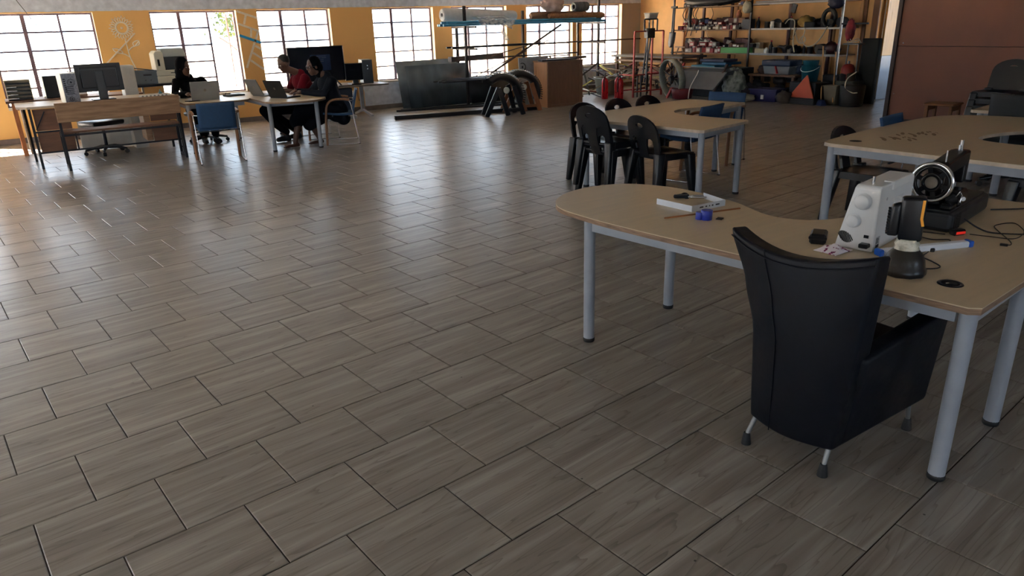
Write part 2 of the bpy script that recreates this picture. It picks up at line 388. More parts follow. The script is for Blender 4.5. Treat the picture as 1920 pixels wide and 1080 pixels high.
# windows
FRAME = pm('mauve_window_steel', (110, 92, 104), .5, .2, .25, 16, .05)
def glass_mat():
    m = bpy.data.materials.new('dusty_glass'); m.use_nodes = True; n = m.node_tree.nodes; l = m.node_tree.links
    n.remove(n['Principled BSDF']); out = n['Material Output']
    t = n.new('ShaderNodeBsdfTransparent'); g = n.new('ShaderNodeBsdfGlossy'); g.inputs['Roughness'].default_value = .05
    d = n.new('ShaderNodeBsdfTranslucent'); d.inputs['Color'].default_value = (.9, .9, .88, 1)
    lw = n.new('ShaderNodeLayerWeight'); lw.inputs['Blend'].default_value = .5; pw = n.new('ShaderNodeMath'); pw.operation = 'POWER'; pw.inputs[1].default_value = 5; l.new(lw.outputs['Facing'], pw.inputs[0]); fr = n.new('ShaderNodeMath'); fr.operation = 'MULTIPLY_ADD'; fr.inputs[1].default_value = .6; fr.inputs[2].default_value = .03; l.new(pw.outputs[0], fr.inputs[0])
    ns = n.new('ShaderNodeTexNoise'); ns.inputs['Scale'].default_value = 7; ns.inputs['Detail'].default_value = 6
    tc = n.new('ShaderNodeTexCoord'); l.new(tc.outputs['Object'], ns.inputs['Vector'])
    mr = n.new('ShaderNodeMapRange'); mr.inputs['From Min'].default_value = .4; mr.inputs['From Max'].default_value = .8; mr.inputs['To Min'].default_value = .02; mr.inputs['To Max'].default_value = .16; l.new(ns.outputs['Fac'], mr.inputs['Value'])
    a = n.new('ShaderNodeMixShader'); l.new(fr.outputs[0], a.inputs[0]); l.new(t.outputs[0], a.inputs[1]); l.new(g.outputs[0], a.inputs[2])
    c = n.new('ShaderNodeMixShader'); l.new(mr.outputs[0], c.inputs[0]); l.new(a.outputs[0], c.inputs[1]); l.new(d.outputs[0], c.inputs[2])
    l.new(c.outputs[0], out.inputs['Surface']); return m
GLASS = glass_mat()
SILLM = pm('window_sill_cement', (196, 188, 174), .7, 0, .1, 8)
FY = .13
def window(idx, a, c, z0, z1, cols, rows, kind='', axis='x', open_col=None, extra=None):
    """steel window in the wall between a and c; axis 'x' = window wall"""
    root = struct('window_%d' % idx)
    T = (lambda x, y, z: (x, y, z)) if axis == 'x' else axis
    cw = [a+(c-a)*k/cols for k in range(cols+1)]; rh = [z0+(z1-z0)*k/rows for k in range(rows+1)]
    f = B()
    def br(x0, x1, y0, y1, q0, q1):
        P = [T(x, y, z) for z in (q0, q1) for x, y in ((x0, y0), (x1, y0), (x1, y1), (x0, y1))]
        f.add(P, [(0, 3, 2, 1), (4, 5, 6, 7), (0, 1, 5, 4), (1, 2, 6, 5), (2, 3, 7, 6), (3, 0, 4, 7)])
    br(a, a+.03, FY-.02, FY+.02, z0, z1); br(c-.03, c, FY-.02, FY+.02, z0, z1); br(a+.03, c-.03, FY-.02, FY+.02, z0, z0+.03); br(a+.03, c-.03, FY-.02, FY+.02, z1-.03, z1)
    f.build('frame', FRAME, root)
    for k in range(1, cols):
        f = B(); wq = .026 if k == 1 else .015
        br(cw[k]-wq, cw[k]+wq, FY-.02, FY+.02, z0+.03, z1-.03); f.build('mullion', FRAME, root)
    for j in range(1, rows):
        f = B(); br(a+.03, c-.03 if open_col is None else cw[open_col]-.012, FY-.012, FY+.012, rh[j]-.0135, rh[j]+.0135); f.build('glazing_bar', FRAME, root)
    for k in range(cols):
        if open_col is not None and k >= open_col: continue
        for j in range(rows):
            f = B(); br(cw[k]+.012, cw[k+1]-.012, FY+.013, FY+.017, rh[j]+.006, rh[j+1]-.006); f.build('pane', GLASS, root)
    if extra:
        g = B(); extra(g); g.build('burglar_bar', FRAME, root)
    if axis == 'x' and z0 > .2:
        B().box(a, c, -.02, FY-.022, z0-.03, z0+.004).build('window_sill', SILLM, root)
    return root
def portal(loc, rot, sx, sy):
    d = bpy.data.lights.new('window_light_portal', 'AREA'); d.shape = 'RECTANGLE'; d.size = sx; d.size_y = sy; d.cycles.is_portal = True
    q = bpy.data.objects.new('window_light_portal', d); COL.objects.link(q); q.location = loc; q.rotation_euler = rot
def bars1(g):
    y = FY-.035
    def rod(*p): g.tube([(a, y, b_) for a, b_ in p], .005, 5)
    for x in (.52, .93, 1.40): rod((x-.13, 1.95), (x-.13, 1.80), (x+.04, 1.80), (x+.04, 1.95))
    rod((.30, 1.25), (.30, 1.0)); rod((.30, 1.1), (.52, 1.1), (.52, .95), (.75, .95)); rod((.66, 1.95), (.66, .62)); rod((.66, .72), (.95, .72))
def bars4(g):
    y = FY-.035
    for x in (6.70, 6.83, 6.95, 7.28, 7.62, 7.74): g.tube([(x, y, 1.95), (x, y, 1.70)], .005, 5)
    g.tube([(7.06, y, 1.94), (7.2, y, 1.68)], .004, 5); g.tube([(6.70, y, 1.72), (6.70, y, .6)], .005, 5)
    g.tube([(7.50, y, 1.94), (7.58, y, 1.55)], .005, 5)
def bars7(g):
    y = FY-.035
    for x in (10.62, 10.86, 11.05, 11.33, 12.55): g.tube([(x, y, 1.95), (x, y, .58)], .005, 5)
for i, (a, c) in enumerate(WINS):
    z0 = .02 if abs(a-8.44) < .01 else SILL
    window(i+1, a, c, z0, HEAD, 3, 5 if z0 > .1 else 7, open_col=2 if i == 3 else None, extra={2: bars1, 5: bars4, 7: bars7}.get(i))
    portal(((a+c)/2, .22, (z0+HEAD)/2), (-PI/2, 0, 0), c-a, HEAD-z0)
# the casement of the open window swung outwards
oc = struct('window_20'); f = B()
for (p, q) in [((3.95, .15, .6), (3.95, .15, 1.93)), ((3.93, .62, .6), (3.93, .62, 1.93)), ((3.95, .15, .6), (3.93, .62, .6)), ((3.95, .15, 1.93), (3.93, .62, 1.93))]: f.bar(p, q, .025, .025)
f.build('casement', FRAME, oc)

# the other walls, ceiling and partition
OCHRE = pm('ochre_wall_paint', (230, 182, 122), .7, 0, .09, 3, .04)
BROWN = pm('brown_hardboard', (112, 68, 48), .55, 0, .1, 2.5, .03)
wr = B(); wr.box(X1, X1+.2, -6.32, .3, 0, WALLH); wr.box(X1, X1+.2, Y0-.3, -7.22, 0, WALLH); wr.box(X1, X1+.2, -7.22, -6.32, 2.02, WALLH)
o = wr.build('wall_right', OCHRE); o['kind'] = 'structure'
# back and left walls with their own windows (behind the camera)
BW = [(-4.6, -3.0), (-1.6, 0.0), (3.2, 4.8)]
PLASTER = pm('pale_plaster', (202, 205, 210), .8, 0, .08, 3, .05)
q = B(); xs = X0-.3
for a, c in BW: q.box(xs, a, Y0-.24, Y0, 0, 2.1); q.box(a, c, Y0-.24, Y0, 0, .6); xs = c
q.box(xs, X1+.3, Y0-.24, Y0, 0, 2.1); q.box(X0-.3, X1+.3, Y0-.24, Y0, 2.1, WALLH)
o = q.build('wall_back', PLASTER); o['kind'] = 'structure'
for i, (a, c) in enumerate(BW):
    window(10+i, a, c, .6, 2.1, 3, 5, axis=lambda x, y, z: (x, Y0-y, z)); portal(((a+c)/2, Y0-.22, 1.35), (PI/2, 0, 0), c-a, 1.5)
LW = [(-13.8, -12.2), (-9.8, -8.2), (-5.8, -4.2)]
q = B(); ys = Y0-.3
for a, c in LW: q.box(X0-.24, X0, ys, a, 0, 2.6); q.box(X0-.24, X0, a, c, 0, .6); ys = c
q.box(X0-.24, X0, ys, .3, 0, 2.6); q.box(X0-.24, X0, Y0-.3, .3, 2.6, WALLH)
o = q.build('wall_left', PLASTER); o['kind'] = 'structure'
for i, (a, c) in enumerate(LW):
    window(14+i, a, c, .6, 2.6, 4, 5, axis=lambda x, y, z: (X0-y, x, z)); portal((X0-.22, (a+c)/2, 1.6), (PI/2, 0, -PI/2), c-a, 2.0)
o = B().box(X0-.3, X1+5, Y0-.3, .3, WALLH, WALLH+.1).build('ceiling', pm('ceiling_board', (210, 214, 220), .8, 0, .06, 2)); o['kind'] = 'structure'
# plywood partition on the right, two rows of sheets on a dark frame
pt = struct('wall_partition')
for k in range(4):
    y1 = -8.12-2.44*k; y0 = max(y1-2.436, Y0)
    for z0, z1 in ((.05, 1.115), (1.12, 2.335), (2.34, 3.08)):
        B().cb(11.50, 11.53, y0, y1, z0, z1, .003).build('panel', BROWN, pt)
fr_ = B(); fr_.box(11.47, 11.60, -8.12, -8.06, 0, WALLH); fr_.box(11.53, 11.58, Y0, -8.12, 0, .05); fr_.box(11.53, 11.58, Y0, -8.12, 1.08, 1.15)
for k in range(1, 5): fr_.box(11.53, 11.58, -8.12-2.44*k-.03, -8.12-2.44*k+.03, .05, WALLH)
fr_.build('stud_frame', pm('dark_stained_wood', (50, 36, 34), .6, 0, .2, 6), pt)
sc = B()
for y, z in ((-8.17, 1.86), (-8.20, 1.16), (-8.17, .42), (-8.2, 2.3)): sc.cyl((11.505, y, z), (11.496, y, z), .009, n=8)
sc.build('screw', CHROME, pt)
# room beyond the doorway, with an unseen window added to light the open door leaf
q = B(); q.box(X1+.2, X1+5, -4.2, -4.0, 0, WALLH); q.box(X1+4.8, X1+5, -9.0, -4.2, 0, WALLH)
q.box(X1+.2, X1+.4, -8.6, -8.4, 0, WALLH); q.box(X1+.4, X1+3.4, -8.6, -8.4, 0, .5); q.box(X1+.4, X1+3.4, -8.6, -8.4, 2.6, WALLH); q.box(X1+3.4, X1+5, -8.6, -8.4, 0, WALLH)
o = q.build('wall_store_room', PLASTER); o['kind'] = 'structure'
window(18, X1+.4, X1+3.4, .5, 2.6, 5, 4, axis=lambda x, y, z: (x, -8.4-y, z)); portal((X1+1.9, -8.58, 1.55), (PI/2, 0, 0), 3.0, 2.1)
dr = struct('door_1')
DOORM = pm('varnished_door', (190, 146, 82), .3, 0, .12, 3, 0, stretch=(6, 6, 1)); DOORL = pm('grey_door_panel', (140, 148, 160), .4, .3, .08, 5)
lf = B(); lf.at((14.12, -6.40, 0), math.radians(-6)); lf.cb(0, .80, -.02, .02, .82, 2.0, .004); lf.build('door_leaf', DOORM, dr)
lf = B(); lf.at((14.12, -6.40, 0), math.radians(-6)); lf.cb(0, .80, -.021, .021, .01, .82, .004); lf.build('kick_panel', DOORL, dr)
lf = B(); lf.at((14.12, -6.40, 0), math.radians(-6)); lf.tube([(.72, -.03, 1.30), (.72, -.06, 1.30), (.72, -.06, 1.18), (.72, -.03, 1.18)], .008, 6); lf.build('door_handle', CHROME, dr)
lf = B(); lf.at((14.12, -6.40, 0), math.radians(-6))
for z in (1.50, 1.72): lf.box(.36, .46, -.026, -.02, z, z+.14)
lf.build('door_sticker', pm('grey_sticker', (120, 116, 108), .5, 0, .2, 40), dr)
TRIM = pm('brown_trim_wood', (104, 66, 38), .55, 0, .18, 5, .03, stretch=(8, 8, 1))
t = B(); t.cb(13.96, 14.0, -6.34, -6.22, 0, 2.1, .006); t.cb(13.97, 14.0, -6.10, -6.0, 0, WALLH, .004); t.cb(13.96, 14.0, -7.32, -7.20, 0, 2.1, .006); t.cb(13.96, 14.0, -7.2, -6.34, 2.0, 2.1, .006)
o = t.build('trim_1', TRIM); o['kind'] = 'structure'
# pale battens nailed upright on the ochre wall
BAT = pm('pale_batten_wood', (206, 156, 104), .6, 0, .15, 6, .02, stretch=(8, 8, 1))
for k, y in enumerate((-1.52, -3.05, -3.42, -4.42, -5.45, -6.0)):
    o = B().cb(13.95, 14.0, y-.035, y+.035, 0, WALLH, .004).build('trim_%d' % (k+2), BAT); o['kind'] = 'structure'
# outside: bare sandy ground, and an unseen slab added to keep sun off the windows
o = B().box(-60, 80, .24, 90, -.5, -.2).build('ground_outside', pm('pale_sand', (206, 186, 160), .9, 0, .12, .8, .05)); o['kind'] = 'structure'
o = B().box(-60, 80, -90, Y0-.24, -.5, -.2).build('ground_behind', MATS['pale_sand']); o['kind'] = 'structure'
o = B().box(-60, X0-.24, Y0-.24, .24, -.5, -.2).build('ground_side', MATS['pale_sand']); o['kind'] = 'structure'
o = B().box(-1.0, X1+1, .24, 1.75, 2.28, 2.36).build('sun_blocking_slab', CEMENT); o['kind'] = 'structure'
# ================================================================ near tables and what lies on them
def hexa(b, c, bev=.02, seg=3):
    """bevelled block with eight given corners (bottom four, then top four)"""
    bm = bmesh.new(); v = [bm.verts.new(p) for p in c]
    for f in ((0, 3, 2, 1), (4, 5, 6, 7), (0, 1, 5, 4), (1, 2, 6, 5), (2, 3, 7, 6), (3, 0, 4, 7)): bm.faces.new([v[i] for i in f])
    bmesh.ops.recalc_face_normals(bm, faces=list(bm.faces))
    if bev: bmesh.ops.bevel(bm, geom=list(bm.edges), offset=bev, segments=seg, affect='EDGES', profile=.5)
    bm.verts.index_update(); b.add([tuple(q.co) for q in bm.verts], [tuple(q.index for q in f.verts) for f in bm.faces], seg > 1); bm.free(); return b
def prof(b, poly, y0, y1, bev=.006, fn=None, seg=2):
    """outline in the x-z plane drawn out along y, edges rounded; fn may move the points"""
    bm = bmesh.new(); a = [bm.verts.new((x, y0, z)) for x, z in poly]; c = [bm.verts.new((x, y1, z)) for x, z in poly]; n = len(poly)
    bm.faces.new(a); bm.faces.new(list(reversed(c)))
    for i in range(n): bm.faces.new([a[i], c[i], c[(i+1) % n], a[(i+1) % n]])
    if fn:
        for v in bm.verts: v.co = Vector(fn(v.co))
    bmesh.ops.recalc_face_normals(bm, faces=list(bm.faces))
    if bev: bmesh.ops.bevel(bm, geom=list(bm.edges), offset=bev, segments=seg, affect='EDGES', profile=.5)
    bm.verts.index_update(); b.add([tuple(q.co) for q in bm.verts], [tuple(q.index for q in f.verts) for f in bm.faces]); bm.free(); return b

BEECH = pm('beech_laminate', (196, 178, 150), .36, 0, .07, 3, .0, stretch=(1, 10, 1), rough_var=.08)
PLYEDGE = pm('plywood_edge', (134, 108, 86), .7, 0, .35, 14, .05, stretch=(1, 1, 8))
LAMEDGE = pm('pale_edge_band', (196, 178, 158), .6, 0, .2, 14, .02)
TZ = .70
def desk_top(poly, z=TZ, th=.026, edge=None):
    """laminate sheet on a ply core: returns (top builder, edge builder)"""
    t = B().prism(poly, z-.004, z); cx = sum(p[0] for p in poly)/len(poly); e = B().prism(poly, z-th, z-.0042)
    return t, e
def round_leg(root, x, y, z1=TZ-.026, r=.029):
    l = B().cyl((x, y, .02), (x, y, z1), r, n=20).build('leg', STEEL_GREY, root)
    B().lathe([(r*.98, 0), (r*1.06, .004), (r*1.06, .02), (r*.9, .024)], 16, (x, y, 0)).build('foot_cap', BLACK_RUBBER, l)
def rail(root, p, q, h=.055, t=.028, z=TZ-.027):
    B().bar((p[0], p[1], z-h/2), (q[0], q[1], z-h/2), t, h).build('rail', STEEL_GREY, root)
def ccw(p):
    a = sum(p[i][0]*p[(i+1) % len(p)][1]-p[(i+1) % len(p)][0]*p[i][1] for i in range(len(p))); return p if a > 0 else p[::-1]
def smooth_pts(p, n=6): return [(q.x, q.y) for q in bez([(a, b, 0) for a, b in p], n)]

near = thing('desk', 'pale wooden desk with one rounded end holding the two sewing machines, behind the armchair', 'desk', group='wave desks')
lobe = smooth_pts([(2.455, -12.0), (2.425, -11.62), (2.45, -11.32), (2.62, -11.13), (2.87, -11.065), (3.11, -11.15), (3.235, -11.42), (3.22, -11.82), (3.12, -12.12), (3.17, -12.30), (3.33, -12.385), (3.62, -12.42)], 7)
poly = ccw([(2.645, -13.315), (2.615, -13.285), (2.50, -12.37)]+lobe+[(4.15, -12.38), (4.20, -12.43), (4.30, -13.14), (4.26, -13.19)])
t, e = desk_top(poly); t.build('tabletop', BEECH, near); e.build('table_edge', PLYEDGE, near)
for x, y in ((2.475, -11.55), (3.15, -11.48), (4.07, -12.45), (2.685, -13.265), (3.24, -13.21), (4.2, -13.12)): round_leg(near, x, y)
for p, q in [((2.475, -11.58), (2.68, -13.23)), ((2.71, -13.265), (4.2, -13.12)), ((4.2, -13.09), (4.08, -12.48)), ((3.16, -11.51), (3.22, -13.2)), ((2.50, -11.545), (3.13, -11.485))]: rail(near, p, q)
gr = B().lathe([(.030, -.002), (.030, .0025), (.041, .0025), (.043, .0)], 24, (2.80, -13.14, TZ)); gr.build('cable_grommet', BLACK_PLASTIC, near)
B().lathe([(.0, .0008), (.031, .0008), (.031, .0)], 20, (2.80, -13.14, TZ)).build('grommet_hole', pm('dark_hole', (8, 8, 9), .9, 0, .1, 5), near)

# ---- black leather tub chair seen from behind
LEATHER = pm('black_leather', (8, 11, 20), .48, 0, .18, 22, .12, rough_var=.08, spec=.22)
ac = thing('armchair', 'black leather tub armchair with flared back, pushed under the desk', 'armchair', (2.66, -12.87, 0))
ox, oy = 2.66, -12.87
def lerp_tab(tab, z):
    for (a, va), (c, vc) in zip(tab, tab[1:]):
        if z <= c: t = (z-a)/(c-a); t = t*t*(3-2*t)*.5+t*.5; return va+(vc-va)*t
    return tab[-1][1]
LEFT = [(0, .185), (.30, .19), (.52, .20), (.75, .255), (1, .345)]; RIGHT = [(0, -.165), (.30, -.195), (.6, -.215), (.8, -.222), (1, -.228)]
def back_fn(side):
    def fn(u, v):
        yl, yr = lerp_tab(LEFT, v), lerp_tab(RIGHT, v); y = yl+(yr-yl)*u
        top = .825+.03*(1-u)*(1-u)*1.4+.055*u*u-.10*u*(1-u)
        z = .115+(top-.115)*v
        x = -.365+.055*(1-v)*(1-v)+.012*v - .045*math.sin(PI*u)*(1-.5*v) + .035*v*(2*u-1)**2 + .02*u
        d = .095 if side else 0.0
        return (x+d+.0*(v), y*(1-.0*side), z-(.012 if side and v > .99 else 0))
    return fn
bk = B(); nu, nv = 18, 18
F = [[Vector(back_fn(0)(i/nu, j/nv)) for j in range(nv+1)] for i in range(nu+1)]; G = [[Vector(back_fn(1)(i/nu, j/nv)) for j in range(nv+1)] for i in range(nu+1)]
ring_ = lambda i, j: i*(nv+1)+j; M_ = (nu+1)*(nv+1)
fs = [(ring_(i, j), ring_(i, j+1), ring_(i+1, j+1), ring_(i+1, j)) for i in range(nu) for j in range(nv)]
fs2 = [tuple(reversed([k+M_ for k in f])) for f in fs]
rim = [ring_(i, 0) for i in range(nu)]+[ring_(nu, j) for j in range(nv)]+[ring_(i, nv) for i in range(nu, 0, -1)]+[ring_(0, j) for j in range(nv, 0, -1)]
fr2 = [(rim[k], rim[(k+1) % len(rim)], rim[(k+1) % len(rim)]+M_, rim[k]+M_) for k in range(len(rim))]
bk.add([p for r in F for p in r]+[p for r in G for p in r], fs+fs2+fr2, [True]*len(fs+fs2)+[False]*len(fr2))
o = bk.build('backrest', LEATHER, ac)
md = o.modifiers.new('rounding', 'BEVEL'); md.width = .014; md.segments = 3; md.limit_method = 'ANGLE'; md.angle_limit = math.radians(50)
pp = B(); pp.tube([F[6][j]+Vector((-.003, 0, 0)) for j in range(0, nv+1)], .0022, 5)
pp.build('seam', LEATHER, o)
pp = B(); pp.tube([F[i][nv-1]+Vector((-.004, 0, .012)) for i in range(nu+1)], .0030, 5); pp.build('piping', LEATHER, o)
for s_ in (-1, 1):
    k = B(); w_ = .075
    if s_ < 0: c = [(-.245, -.168, .115), (.33, -.185, .13), (.33, -.10, .13), (-.245, -.10, .115), (-.265, -.228, .50), (.265, -.245, .565), (.265, -.165, .565), (-.265, -.15, .50)]
    else: c = [(-.245, .10, .115), (.33, .10, .13), (.33, .175, .13), (-.245, .17, .115), (-.265, .12, .50), (.265, .13, .565), (.265, .195, .565), (-.265, .185, .50)]
    hexa(k, c, .022, 3).build('armrest', LEATHER, ac)
hexa(B(), [(-.27, -.13, .13), (.31, -.13, .14), (.31, .13, .14), (-.27, .13, .13), (-.27, -.16, .40), (.29, -.16, .42), (.29, .16, .42), (-.27, .16, .40)], .035, 4).build('seat_cushion', LEATHER, ac)
LEGS_ = [(-.30, .155, -.335, .17), (-.255, -.135, -.29, -.14), (.26, -.15, .27, -.155), (.26, .15, .27, .16)]
for a, b_, c, d in LEGS_:
    l = B().cyl((a, b_, .13), (c, d, .04), .0105, .009, 10).build('leg', pm('dull_steel', (130, 132, 134), .45, .6, .1, 12), ac)
    B().lathe([(.020, 0), (.019, .008), (.0135, .045), (.012, .05)], 12, (c, d, 0)).build('foot_cap', BLACK_RUBBER, l)

# ---- white sewing machine
WPLAST = pm('white_machine_plastic', (222, 224, 226), .32, 0, .04, 10); GREYPL = pm('grey_machine_plastic', (170, 172, 176), .4, 0, .06, 10)
sm = thing('sewing_machine', 'white electric sewing machine with two dials on its end, standing on the near desk', 'sewing machine', (2.925, -12.775, TZ), math.radians(10))
L, Hh = .385, .27
def taper(p): return Vector((p.x-.06*0, p.y*(1-.36*max(0, p.z)/Hh) if p.y > .05 else p.y, p.z))
c_ = [(0, 0), (L, 0), (L, .065), (.17, .065), (.17, .18), (.185, .195), (.285, .195), (.295, .18), (.295, .10), (L, .10), (L, Hh-.012), (L-.02, Hh), (.012, Hh), (0, Hh-.012)]
prof(B(), c_, 0, .155, .007, taper).build('body', WPLAST, sm)
prof(B(), [(.12, Hh-.03), (.33, Hh-.03), (.33, Hh+.004), (.12, Hh+.004)], -.006, .035, .004).build('carrying_handle', WPLAST, sm)
B().cyl((.05, .05, Hh), (.05, .05, Hh+.03), .006, n=10).build('spool_pin', CHROME, sm)
for y, z, r in ((.062, .205, .030), (.088, .122, .026)):
    d = B(); d.M = Matrix.Translation((0, y, z)) @ Matrix.Rotation(-PI/2, 4, 'Y'); d.lathe([(r*1.1, -.004), (r*1.1, .002), (r, .002), (r*.97, .018), (r*.88, .022), (0, .023)], 28); dd = d.build('dial', WPLAST, sm); d = B(); d.M = Matrix.Translation((0, y, z)) @ Matrix.Rotation(-PI/2, 4, 'Y'); d.lathe([(r*1.1, -.003), (r*1.16, .0005), (r*1.16, -.003)], 28); d.build('dial_shadow_ring', pm('dial_shadow_grey', (90, 92, 96), .6, 0, .1, 10), dd)  # dark ring round each dial stands in for its shadow gap
v = B()
for k in range(-4, 5):
    h = math.sqrt(max(0, 1-(k/4.6)**2))*.026
    v.bar((-.0015, .115-k*.0058-.010, .05-h*.9), (-.0015, .115-k*.0058+.010*(h/.026), .05+h*.9), .003, .0024, up=(1, 0, 0))
v.build('vent', BLACK_PLASTIC, sm)
B().box(-.004, .002, .022, .040, .058, .070).build('power_switch', BLACK_PLASTIC, sm)
B().cb(-.03, .004, .012, .048, .020, .038, .003).build('power_plug', BLACK_PLASTIC, sm)
lb = B().box(.02, .062, -.0012, .0005, .012, .06).build('rating_label', pm('grey_label', (176, 178, 182), .5, 0, .1, 60), sm)
k = B()
for i in range(9): k.box(.026+.0034*i, .026+.0034*i+.0018*(1+i % 2*.5), -.002, -.0012, .016, .028)
for i in range(4): k.box(.024, .05-.004*(i % 2), -.002, -.0012, .034+.006*i, .037+.006*i)
k.build('label_print', pm('label_ink', (60, 62, 66), .6, 0, .1, 30), lb)
B().cyl((.08, -.001, .21), (.08, .004, .21), .007, n=12).build('screw_hole', GREYPL, sm)
k = B().cyl((.335, .06, .10), (.335, .06, .07), .007, n=10).cyl((.335, .06, .07), (.335, .06, .055), .0015, n=6); k.box(.318, .352, .05, .09, .058, .064); k.build('needle_foot', CHROME, sm)
kk = B().cb(.29, .33, -.012, 0, .14, .17, .004); kk.build('thread_lever', GREYPL, sm)

# ---- old black sewing machine with a big handwheel
JAPAN = pm('black_japanned_iron', (14, 14, 16), .22, .1, .2, 12, .02)
BOXB = pm('black_wooden_case', (28, 29, 32), .5, 0, .15, 9, .04)
om = thing('sewing_machine', 'vintage black sewing machine with chrome-rimmed handwheel on a black box base', 'sewing machine', (3.43, -12.835, TZ), math.radians(9.5))
B().cb(0, .56, 0, .235, 0, .085, .018).build('case_base', BOXB, om)
g = B()
for k_ in range(5): g.box(.03+.018*k_, .036+.018*k_, -.004, 0, .008, .078)
g.build('rib', BOXB, om)
B().cb(.02, .54, .02, .215, .085, .092, .004).build('bed_plate', BOXB, om)
body = B(); prof(body, [(.08, .092), (.45, .092), (.45, .105), (.17, .108), (.155, .13), (.155, .21), (.17, .222), (.37, .228), (.375, .15), (.425, .15), (.43, .30), (.36, .305), (.12, .285), (.09, .26), (.085, .13)], .08, .155, .012, seg=3)
body.build('body', JAPAN, om)
wz, wx = .205, .045
def wheel(b, r, tr, tz=1.0): b.tube([(wx, .118+r*math.cos(2*PI*i/36), wz+r*math.sin(2*PI*i/36)) for i in range(36)], tr, 8, True)
k = B(); wheel(k, .082, .0085); k.tube([(wx+.018, .118+.079*math.cos(2*PI*i/36), wz+.079*math.sin(2*PI*i/36)) for i in range(36)], .0075, 8, True); hw = k.build('handwheel_rim', CHROME, om)
k = B(); wheel(k, .068, .0075); wheel(k, .036, .009)
for i in range(6):
    a = 2*PI*i/6+.3; k.bar((wx, .118+.03*math.cos(a), wz+.03*math.sin(a)), (wx, .118+.078*math.cos(a), wz+.078*math.sin(a)), .02, .012, up=(1, 0, 0))
k.cyl((wx-.004, .118, wz), (wx+.06, .118, wz), .034, n=24); k.build('handwheel', JAPAN, om)
k = B().cyl((wx-.012, .118, wz), (wx-.003, .118, wz), .026, n=24); k.build('clutch_knob', pm('worn_nickel', (150, 142, 132), .35, .8, .1, 20), om)
k = B(); k.cyl((.13, .10, .285), (.13, .10, .335), .0035, n=8); k.build('spool_pin', CHROME, om)
B().cyl((.40, .118, .30), (.40, .118, .345), .008, n=10).build('presser_screw', CHROME, om); B().cyl((.375, .118, .30), (.375, .118, .325), .006, n=8).build('thread_post', CHROME, om)
B().cyl((.43, .118, .23), (.45, .118, .23), .014, n=12).build('tension_knob', CHROME, om); B().tube([(.435, .10, .22), (.45, .095, .19), (.452, .095, .16)], .003, 6).build('thread_hook', CHROME, om)
k = B(); k.cyl((.40, .118, .15), (.40, .118, .10), .006, n=8); k.box(.385, .415, .105, .14, .094, .099); k.build('presser_foot', CHROME, om)
k = B().cb(.12, .22, .012, .075, .092, .165, .01); k.cyl((.10, .045, .13), (.13, .045, .13), .024, n=14); k.cb(.03, .11, .02, .07, .092, .12, .008); k.build('motor', JAPAN, om)
k = B().tube([(.10, .03, .14), (.085, .012, .17), (.11, .008, .15), (.10, .01, .12)], .003, 6); k.cyl((.11, .0, .135), (.13, .02, .135), .010, n=10); k.build('belt_lever', CHROME, om)

# ---- work light standing on its lens, handle wrapped in clear film
wl = thing('work_light', 'black handheld work light with an orange stripe standing lens down on the desk', 'work light', (2.785, -12.975, TZ), math.radians(-60))
B().lathe([(.073, 0), (.078, .003), (.078, .022), (.072, .030), (.068, .055), (.058, .078), (.044, .094), (.040, .100)], 10).build('lamp_head', BLACK_PLASTIC, wl)
B().lathe([(.044, .0), (.040, .01), (.043, .02), (.036, .03), (.038, .04)], 14, (0, 0, .096)).build('plastic_wrap', pm('crumpled_clear_film', (176, 172, 150), .12, 0, .35, 30, .9, rgb2=(230, 226, 210)), wl)
hexa(B(), [(-.036, -.028, .128), (.042, -.028, .128), (.042, .028, .128), (-.036, .028, .128), (-.040, -.030, .288), (.040, -.030, .294), (.040, .030, .294), (-.040, .030, .288)], .012).build('body', BLACK_PLASTIC, wl)
hexa(B(), [(-.075, -.02, .142), (-.036, -.02, .142), (-.036, .02, .142), (-.075, .02, .142), (-.068, -.02, .258), (-.036, -.02, .268), (-.036, .02, .268), (-.068, .02, .258)], .01).build('battery', BLACK_PLASTIC, wl)
k = B()
for i in range(9): k.box(-.078, -.07, -.018, .018, .15+.011*i, .155+.011*i)
k.build('grip_rib', BLACK_RUBBER, wl)
k = B().bar((.030, -.0315, .285), (.030, -.0315, .215), .003, .009, up=(1, 0, 0)).bar((.030, -.0305, .217), (.038, -.0285, .19), .003, .009, up=(1, 0, 0)); k.build('orange_stripe', pm('orange_print', (235, 160, 50), .5, 0, .05, 10), wl)

# ---- tube lamp
tl = thing('tube_lamp', 'slim white tube lamp with blue end caps lying on the desk', 'lamp', (2.905, -12.805, TZ), math.atan2(-.165, .40))
B().cb(.02, .42, -.019, .019, 0, .026, .006).build('tube', pm('milky_white_plastic', (226, 230, 240), .35, 0, .03, 8), tl)
for a, c in ((0, .021), (.419, .44)): B().cb(a, c, -.0205, .0205, 0, .028, .005).build('end_cap', pm('blue_plastic', (24, 90, 196), .35, 0, .08, 10), tl)
# ---- small things round the machines
k = tag(B().at((2.905, -12.545, TZ), .5).cb(-.05, .05, -.033, .033, 0, .045, .008).cb(-.056, -.046, -.036, .036, .022, .036, .003).build('pedal', BLACK_PLASTIC), 'black foot pedal lying beside the white sewing machine', 'pedal')
cl = B(); rr = random.Random(3)
def cloth_fn(u, v):
    x, y = (u-.5)*.12, (v-.5)*.10; return (2.835+x, -12.66+y, TZ+.004+.032*max(0, 1-(x/.06)**2-(y/.05)**2)*(.6+.5*noise.noise(Vector((x*40, y*40, 2.0)))))
def clothm():
    m = pm('white_magenta_cloth', (225, 215, 222), .85, 0, .06, 40, .1); n = m.node_tree.nodes; rp = [q for q in n if q.type == 'VALTORGB'][0]
    rp.color_ramp.interpolation = 'CONSTANT'; rp.color_ramp.elements[0].color = (*s2l((120, 20, 80)), 1); rp.color_ramp.elements[1].position = .42; return m
